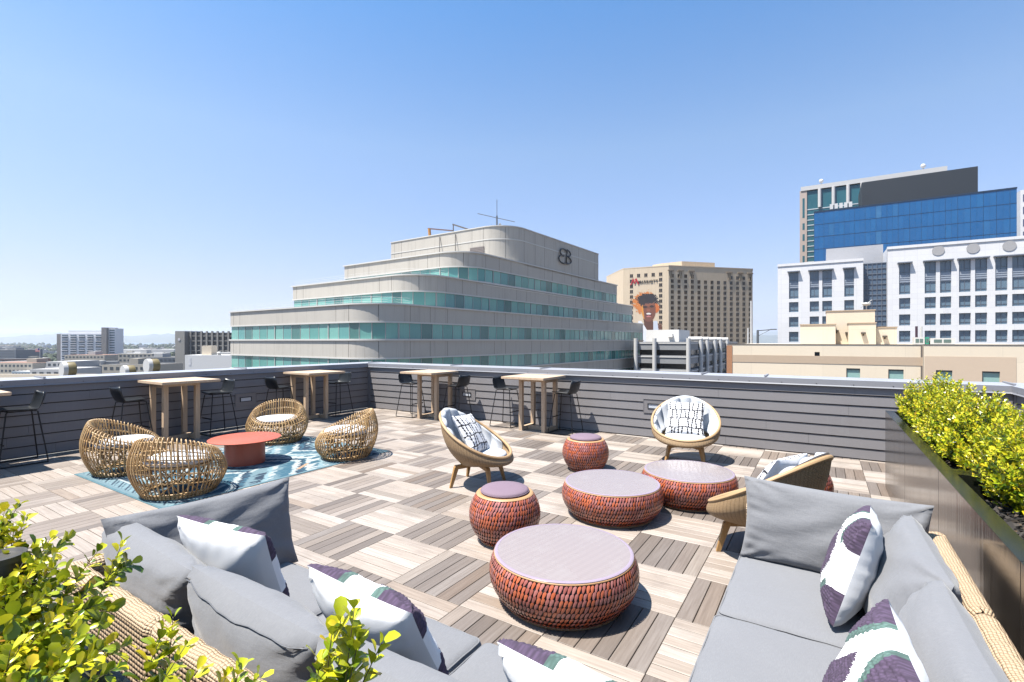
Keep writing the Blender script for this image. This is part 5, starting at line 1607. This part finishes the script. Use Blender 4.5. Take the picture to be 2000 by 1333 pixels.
# poles between the hotel and the white office
for (p, q0, q1, y, nm, lb) in ((1467, 588, 672, 75, 'mast', 'tall thin white mast in front of the hotel'), (1461, 641, 672, 76, 'mast', 'short grey mast beside the tall white one')):
    x = on_y(p, y); t = thing('mast', lb, 'mast', (x, y, z_at(q1, x, y) - 6)); m = MB(); m.tube([(0, 0, 0), (0, 0, z_at(q0, x, y) - z_at(q1, x, y) + 6)], [.16, .10], 8); m.build('pole', plain('white_pole', (.6, .6, .6), .5), t); m = MB(); m.box(-.3, .3, -.3, .3, 0, .25); m.build('foot', m_joint, t)
x = on_y(1480, 80); t = thing('street_lamp', 'grey lamp post with a long arm right of the hotel', 'street lamp', (x, 80, z_at(680, x, 80) - 8), .3)
hz_ = z_at(645, x, 80) - z_at(680, x, 80) + 8
m = MB(); m.tube([(0, 0, 0), (0, 0, hz_)], .16, 8); m.build('pole', m_mast, t); m = MB(); m.tube([(0, 0, hz_ - .1), (2.3, 0, hz_ + .1)], .07, 6); m.tube([(0, 0, hz_ - .9), (1.6, 0, hz_)], .04, 5); m.build('arm', m_mast, t); m = MB(); m.box(1.7, 2.5, -.15, .15, hz_, hz_ + .15); m.build('lamp', m_mast, t)
# ---------------------------------------------------------------- far city on the left
def place(px, d): l = ray(px)*d; return from_ld(l, d)
YAW = TH
def cam_thing(name, label, cat, px, d, group=None, rot=0.0):
    x, y = place(px, d); return thing(name, label, cat, (x, y, GZ), YAW + rot, group)   # x: across the view, y: away
def H(py, d): return EYE - (py - CY)*d/FPX - GZ
def W(p0, p1, d): return (p1 - p0)*d/FPX
m_apt = plain('pale_apartment_wall', (.60, .60, .61), .7, var=.04, vscale=.05); m_aptb = plain('taupe_apartment_wall', (.30, .27, .25), .7); m_aptg = rand_mat('apartment_glass', [(0, (.06, .09, .13)), (.6, (.12, .17, .22)), (1, (.20, .27, .33))], .2, var=.05)
d = 640.0
t = cam_thing('apartment_tower', 'pale grey balconied apartment tower far beyond the left parapet', 'apartment tower', 160, d, rot=.14)
w = W(112, 186, d); h = H(652, d); hs = H(640, d)
m = MB(); m.box(-w/2, w/2, 0, 22, 0, h); m.build('wall', m_apt, t)
m = MB(); m.box(w/2, w/2 + W(0, 9, d), -3, 20, 0, hs); m.build('lift_shaft', m_aptb, t)
m = MB(); m.box(w/2 + W(0, 9, d), w/2 + W(0, 21, d), 1, 18, 0, hs - 1); m.build('wall', m_apt, t)
m = MB(); m.box(-w/2 - 6, -w/2, 2, 20, 0, h - .5); m.build('end_wall', m_aptb, t)
m = MB(); m.box(-w/2 + 6, w/2 - 4, 4, 18, h, h + 4); m.build('roof_house', m_apt, t)
for c in range(5):
    xc_ = -w/2 + w*(c + .5)/5
    for r_ in range(15):
        m = MB(); z = h - 3.4 - r_*3.05
        m.box(xc_ - w*.072, xc_ + w*.072, -.1, -.01, z, z + 1.9); o = m.build('window', m_aptg, t)
        if (r_ + c) % 2 == 0 or c in (1, 3):
            m = MB(); m.box(xc_ - w*.075, xc_ + w*.075, -1.6, -.11, z - .5, z + .15); m.build('balcony', m_apt, o)
for r_ in range(14):
    m = MB(); z = hs - 4.5 - r_*3.3; xo = w/2 + W(0, 11, d); m.box(xo, xo + W(0, 9, d), .8, .99, z, z + 1.9); m.build('window', m_aptg, t)
d = 330.0
t = cam_thing('concrete_tower', 'grey concrete slab block with a clock face, left of the stepped office', 'building', 401, d, rot=-.10)
m_cg = plain('aged_grey_concrete', (.30, .285, .26), .8, var=.12, vscale=.2)
w = W(357, 470, d); h = H(650, d)
m = MB(); m.box(-w/2, -w/2 + W(0, 20, d), -3, 14, 0, h + 1.0); m.build('stair_tower', m_cg, t)
m = MB(); m.box(-w/2 + W(0, 20, d), w/2 + 8, 1, 16, 0, h); m.build('wall', plain('dark_facade', (.06, .06, .06), .5, var=.4, vscale=.4), t)
for k in range(9):
    m = MB(); x = -w/2 + W(0, 20, d) + 1 + k*3.9; m.box(x, x + 1.2, .2, 1, 0, h + 1); m.build('fin', m_cg, t)
for k in range(8):
    m = MB(); m.box(-w/2 + W(0, 20, d), w/2 + 8, .5, .99, h - 2.6 - k*3.3, h - 2.0 - k*3.3); m.build('sill', m_cg, t)
m = MB(); m.lathe([(0, 0), (.9, 0), (.9, .1), (0, .1)], 20); o = m.build('clock_face', plain('pale_disc', (.6, .58, .6), .6), t); o.location = (-w/2 + W(0, 9, d), -3.15, h - 4.6); o.rotation_euler = (pi/2, 0, 0)
d = 150.0
t = cam_thing('white_roof_house', 'white flat roofed plant building beside the stepped office, with a tan stack', 'building', 410, d)
w = W(372, 470, d); h = H(694, d)
m = MB(); m.box(-w/2, w/2 + 6, 0, 12, 0, h); m.build('wall', plain('offwhite_render', (.56, .55, .53), .7, var=.05), t)
m = MB(); m.box(-w/2 + W(0, 27, d), -w/2 + W(0, 46, d), 1.5, 4.5, h, h + W(0, 18, d)); m.build('chimney', m_bei, t)
m = MB(); m.box(-w/2 + W(0, 8, d), -w/2 + W(0, 12, d), -.05, -.005, h - 3.2, h - .9); m.build('door', m_wht, t)
m = MB(); m.lathe([(0, h), (.5, h), (.5, h + .3), (.75, h + .5), (.6, h + .9), (0, h + 1.05)], 14, c=(2.2, 1.2)); m.build('vent', m_acw, t, True)
# drum fans on a near roof
dn = 62.0
t = cam_thing('low_building', 'low flat building just beyond the left parapet carrying three drum fans', 'building', 205, dn)
hb = H(750, dn)
m = MB(); m.box(-26, 13, -8, 11, 0, hb); m.build('wall', plain('grey_near_roof', (.30, .29, .28), .8, var=.1, vscale=.6), t)
m = MB(); m.box(-26, 13, 10.6, 11, hb, hb + .5); m.build('parapet', m_bei, t)
m_drum = plain('olive_drum', (.20, .155, .06), .5, var=.1); m_disc = plain('white_fan_cowl', (.55, .545, .53), .6, var=.06)
G = 'olive and white drum fans on the near roof'
for px, d_, q, r_, lb in ((128, 64, 722, .95, 'olive drum fan with white cowl farthest left above the parapet'), (292, 66, 715, .95, 'olive drum fan with white cowl farthest right above the parapet'), (246, 70, 727, .95, 'olive drum fan half hidden behind the coping between the other two')):
    x, y = place(px, d_); z = EYE - (q - CY)*d_/FPX
    u = thing('drum_fan', lb, 'fan', (x, y, z - r_), YAW, G)
    m = MB(); m.lathe([(0, -.5), (r_*.97, -.5), (r_, -.45), (r_, .3), (r_*.9, .38), (0, .38)], 32); o = m.build('drum', m_drum, u, True, angle=40); o.location = (.45, .3, r_); o.rotation_euler = (0, pi/2, 1.02)
    m = MB(); m.lathe([(0, -.62), (r_*.99, -.62), (r_*1.02, -.5), (r_*1.02, -.15), (0, -.15)], 32); o = m.build('cowl', m_disc, u, True, angle=40); o.location = (.45 - .20, .3 - .30, r_); o.rotation_euler = (0, pi/2, 1.02)
    m = MB(); m.box(-.9, 1.6, -.4, 1.2, z*0 - 3, .12); m.build('plinth', m_disc, u)
# the mass of low buildings, one object each
rc = random.Random(99)
pal = [plain('city_wall_%s' % n, c, .8, var=.06, vscale=.05) for n, c in (('white', (.58, .57, .55)), ('cream', (.50, .45, .37)), ('grey', (.34, .34, .34)), ('tan', (.38, .31, .24)), ('slate', (.14, .16, .19)), ('blue', (.26, .32, .38)), ('brick', (.26, .14, .10)))]
roofs = [plain('city_roof_%s' % n, c, .8, var=.15, vscale=.06) for n, c in (('pale', (.52, .51, .50)), ('grey', (.30, .29, .28)), ('dark', (.11, .105, .10)), ('rust', (.28, .15, .10)))]
cgl = plain('far_window_strip', (.07, .085, .10), .3)
def block(px, d, w, dp, h, wi, ri, label, group=None, rot=0.0, strips=True):
    t = cam_thing('city_building', label, 'building', px, d, group, rot)
    m = MB(); m.box(-w/2, w/2, 0, dp, 0, h, skip='b'); m.build('wall', pal[wi], t)
    m = MB(); m.box(-w/2 + .4, w/2 - .4, .4, dp - .4, h + .02, h + .10); m.build('roof', roofs[ri], t)
    if strips and w*FPX/d > 12:
        n = int(h/3.6)
        for k in range(max(1, min(3, n))):
            m = MB(); z = h - 2.6 - k*3.6
            x = -w/2 + 1
            while x < w/2 - 2: m.box(x, x + 1.7, -.06, -.01, z, z + 1.5); x += 3.1
            m.build('window_row', cgl, t)
    if w > 24:
        m = MB(); a = rc.uniform(-w*.3, w*.2); m.box(a, a + w*.18, dp*.3, dp*.6, h + .1, h + 3); m.build('roof_house', pal[rc.randint(0, 2)], t)
    return t
# a few one can tell apart
block(165, 430, W(127, 205, 430), 26, H(694, 430), 1, 3, 'cream hall with a broad tan roof in front of the apartment tower')
block(264, 400, W(228, 290, 400), 22, H(691, 400), 1, 0, 'pinkish cream block with a stepped top right of the tan hall', rot=.1)
block(110, 300, W(86, 125, 300), 24, H(707, 300), 0, 0, 'white windowless block below the apartment tower')
block(300, 360, W(235, 330, 360), 30, H(699, 360), 4, 2, 'long dark glazed building low behind the drum fans')
block(250, 250, W(160, 262, 250), 22, H(713, 250), 1, 2, 'long low cream building with a dark eave behind the drum fans')
block(90, 210, W(62, 125, 210), 20, H(722, 210), 0, 0, 'white low roofed block close behind the left coping')
block(275, 1100, W(230, 360, 1100), 60, H(683, 1100), 0, 0, 'very long white warehouse roof on the plain between the two towers', strips=False)
block(8, 700, W(-20, 26, 700), 40, H(684, 700), 4, 2, 'dark glass office block at the far left edge')
block(12, 420, W(-20, 16, 420), 30, H(707, 420), 5, 1, 'pale blue block at the far left edge, below the dark office')
block(430, 240, W(395, 470, 240), 22, H(690, 240), 2, 1, 'grey flat roofed block just left of the stepped office')
G = 'low city buildings on the plain'
LB = 'small low building among many on the hazy plain beyond the left parapet'
for k in range(150):
    u = rc.random(); d = 260*(3400/260)**(u**.8)
    px = rc.uniform(-120, 452)
    if 95 < px < 240 and d > 600 and d < 720: continue
    h = rc.choice([5, 7, 9, 11, 14, 17])*rc.uniform(.8, 1.15)
    if d < 420: h = min(h + 4, H(704, d))
    w = rc.uniform(12, 46)*(1 + d/2600); block(px, d, w, rc.uniform(14, 40)*(1 + d/2600), h, rc.choice([0, 0, 1, 1, 2, 3, 5, 6, 4]), rc.choice([0, 0, 1, 1, 2, 3]), LB, G, rc.uniform(-.5, .5), d < 900)
# tree belts on the plain: countless, far
m_ft = plain('far_foliage', (.045, .065, .03), .9, var=.4, vscale=.15)
mb = MB()
for k in range(1500):
    d = 300*(4200/300)**rc.random(); px = rc.uniform(-140, 470)
    x, y = place(px, d); s = rc.uniform(3.0, 6.5)*(1 + d/2500); zc_ = GZ + s*.8
    pts = []
    for j in range(4):
        for i in range(6):
            a = 2*pi*i/6 + j*.5; e = (j + .5)/4*pi; q = s*rc.uniform(.65, 1.15)
            pts.append((x + q*sin(e)*cos(a), y + q*sin(e)*sin(a), zc_ + q*cos(e)*.85))
    fs = [(j*6 + i, j*6 + (i + 1) % 6, (j + 1)*6 + (i + 1) % 6, (j + 1)*6 + i) for j in range(3) for i in range(6)] + [tuple(range(6))[::-1], tuple(range(18, 24))]
    mb.add(pts, fs)
tag(mb.build('trees', m_ft), 'dark trees scattered over the far plain', 'trees', kind='stuff')
# flag
x, y = place(78, 380); t = thing('flagpole', 'thin flagpole with a red and white flag left of the apartment tower', 'flag', (x, y, GZ), YAW)
hf = H(681, 380); m = MB(); m.tube([(0, 0, 0), (0, 0, hf)], .18, 6); m.build('pole', m_acw, t)
m = MB()
for s in range(6): m.box(-3.6, -.2, -.05 - .001*s, .05, hf - 2.6 + s*.43, hf - 2.6 + (s + 1)*.43, s % 2)
m.box(-1.6, -.19, -.09, .07, hf - 1.3, hf, 2)
m.build('flag', [plain('flag_red', (.5, .05, .06), .7), plain('flag_white', (.6, .6, .6), .7), plain('flag_blue', (.05, .06, .25), .7)], t)
# water and hills
m_water = plain('bay_water', (.10, .16, .21), .25, var=.05, vscale=.001)
def band(name, d0, d1, z, mat_):
    m = MB(); pts = []
    for px, dd in ((-900, d0), (1400, d0), (1400, d1), (-900, d1)): x, y = place(px, dd); pts.append((x, y, z))
    m.add(pts, [(0, 1, 2, 3)]); return tag(m.build(name, mat_), kind='structure')
band('bay_water', 4300, 9500, GZ + .4, m_water)
m_hill = plain('wooded_hills', (.07, .085, .055), .9, var=.25, vscale=.002)
def hills(d0, prof, dep, seed):
    m = MB(); rh = random.Random(seed); n = 240
    def hh(u):
        px = -1400 + 3400*u; b = 0
        for (c, w_, a) in prof: b = max(b, a*exp(-((px - c)/w_)**2))
        return b*(1 + .10*sin(px*.045 + seed) + .06*sin(px*.11 + 2*seed) + .05*sin(px*.23))
    def f(u, v):
        px = -1400 + 3400*u; d = d0 + dep*v; x, y = place(px, d)
        z = EYE + hh(u)*d0/FPX*sin(pi*min(1, v*1.0))**.9 + (GZ - EYE)*(1 - sin(pi*v))
        return (x, y, z + 14*sin(px*.2 + v*9)*sin(pi*v))
    m.grid(f, n, 10); return tag(m.build('hills', m_hill, None, True), kind='structure')
hills(9600, [(-300, 500, 12), (110, 110, 17), (240, 70, 13), (330, 90, 16), (430, 120, 15), (700, 300, 14), (1500, 400, 14)], 3000, 1)
hills(15500, [(-200, 420, 20), (90, 160, 20), (420, 170, 20), (900, 400, 18), (1500, 300, 20)], 4500, 2)
# ---------------------------------------------------------------- the air
t = NT('thin_haze'); nt = t.t
nt.nodes.remove(t.b)
pv = nt.nodes.new('ShaderNodeVolumePrincipled'); pv.inputs['Color'].default_value = (.80, .88, 1.0, 1); pv.inputs['Density'].default_value = HAZE = 7e-5; pv.inputs['Anisotropy'].default_value = .2
nt.links.new(pv.outputs[0], nt.nodes['Material Output'].inputs['Volume'])
mb = MB(); mb.box(-26000, 26000, -3000, 30000, GZ - 1, 420)
tag(mb.build('haze', t.mat), kind='stuff')
# ---------------------------------------------------------------- real-world reflectance
# colours above were picked against a bright reference; bring every diffuse base colour to its real reflectance
K = 0.62
KX = dict(rattan_cane=.74, teal_office_glass=.80, lacquered_scales=.76, mauve_canvas=.7, golden_green_leaves=.95, young_golden_leaves=.95, white_panels=.68, pale_oak=.8, pale_oak_post=.85, beige_stucco=.74, tan_stripe=.7, tan_stucco_field=.72, pale_apartment_wall=.9, tan_precast=.86, office_precast=.68, office_ledge=.72, white_cotton=.86, white_boucle=.92, white_knit=.9,
          white_tufted_lining=.66, pale_grey_cushion=.66, painted_metal_cap=.72, sheen_pale_decking=.62, grey_outdoor_canvas=.78, grey_lap_siding=.68, pale_concrete_columns=.8, offwhite_render=.9, white_roof_house=.85)
for m in bpy.data.materials:
    if not m.use_nodes: continue
    p = next((n for n in m.node_tree.nodes if n.type == 'BSDF_PRINCIPLED'), None)
    if p is None or p.inputs['Metallic'].default_value > .5: continue
    k = KX.get(m.name, K)
    s = p.inputs['Base Color']
    if s.is_linked:
        src = s.links[0].from_socket
        mx = m.node_tree.nodes.new('ShaderNodeMix'); mx.data_type = 'RGBA'; mx.blend_type = 'MULTIPLY'; mx.inputs[0].default_value = 1
        m.node_tree.links.new(src, mx.inputs[6]); mx.inputs[7].default_value = (k, k, k, 1)
        m.node_tree.links.new(mx.outputs[2], s)
    else:
        c = s.default_value; s.default_value = (c[0]*k, c[1]*k, c[2]*k, 1)
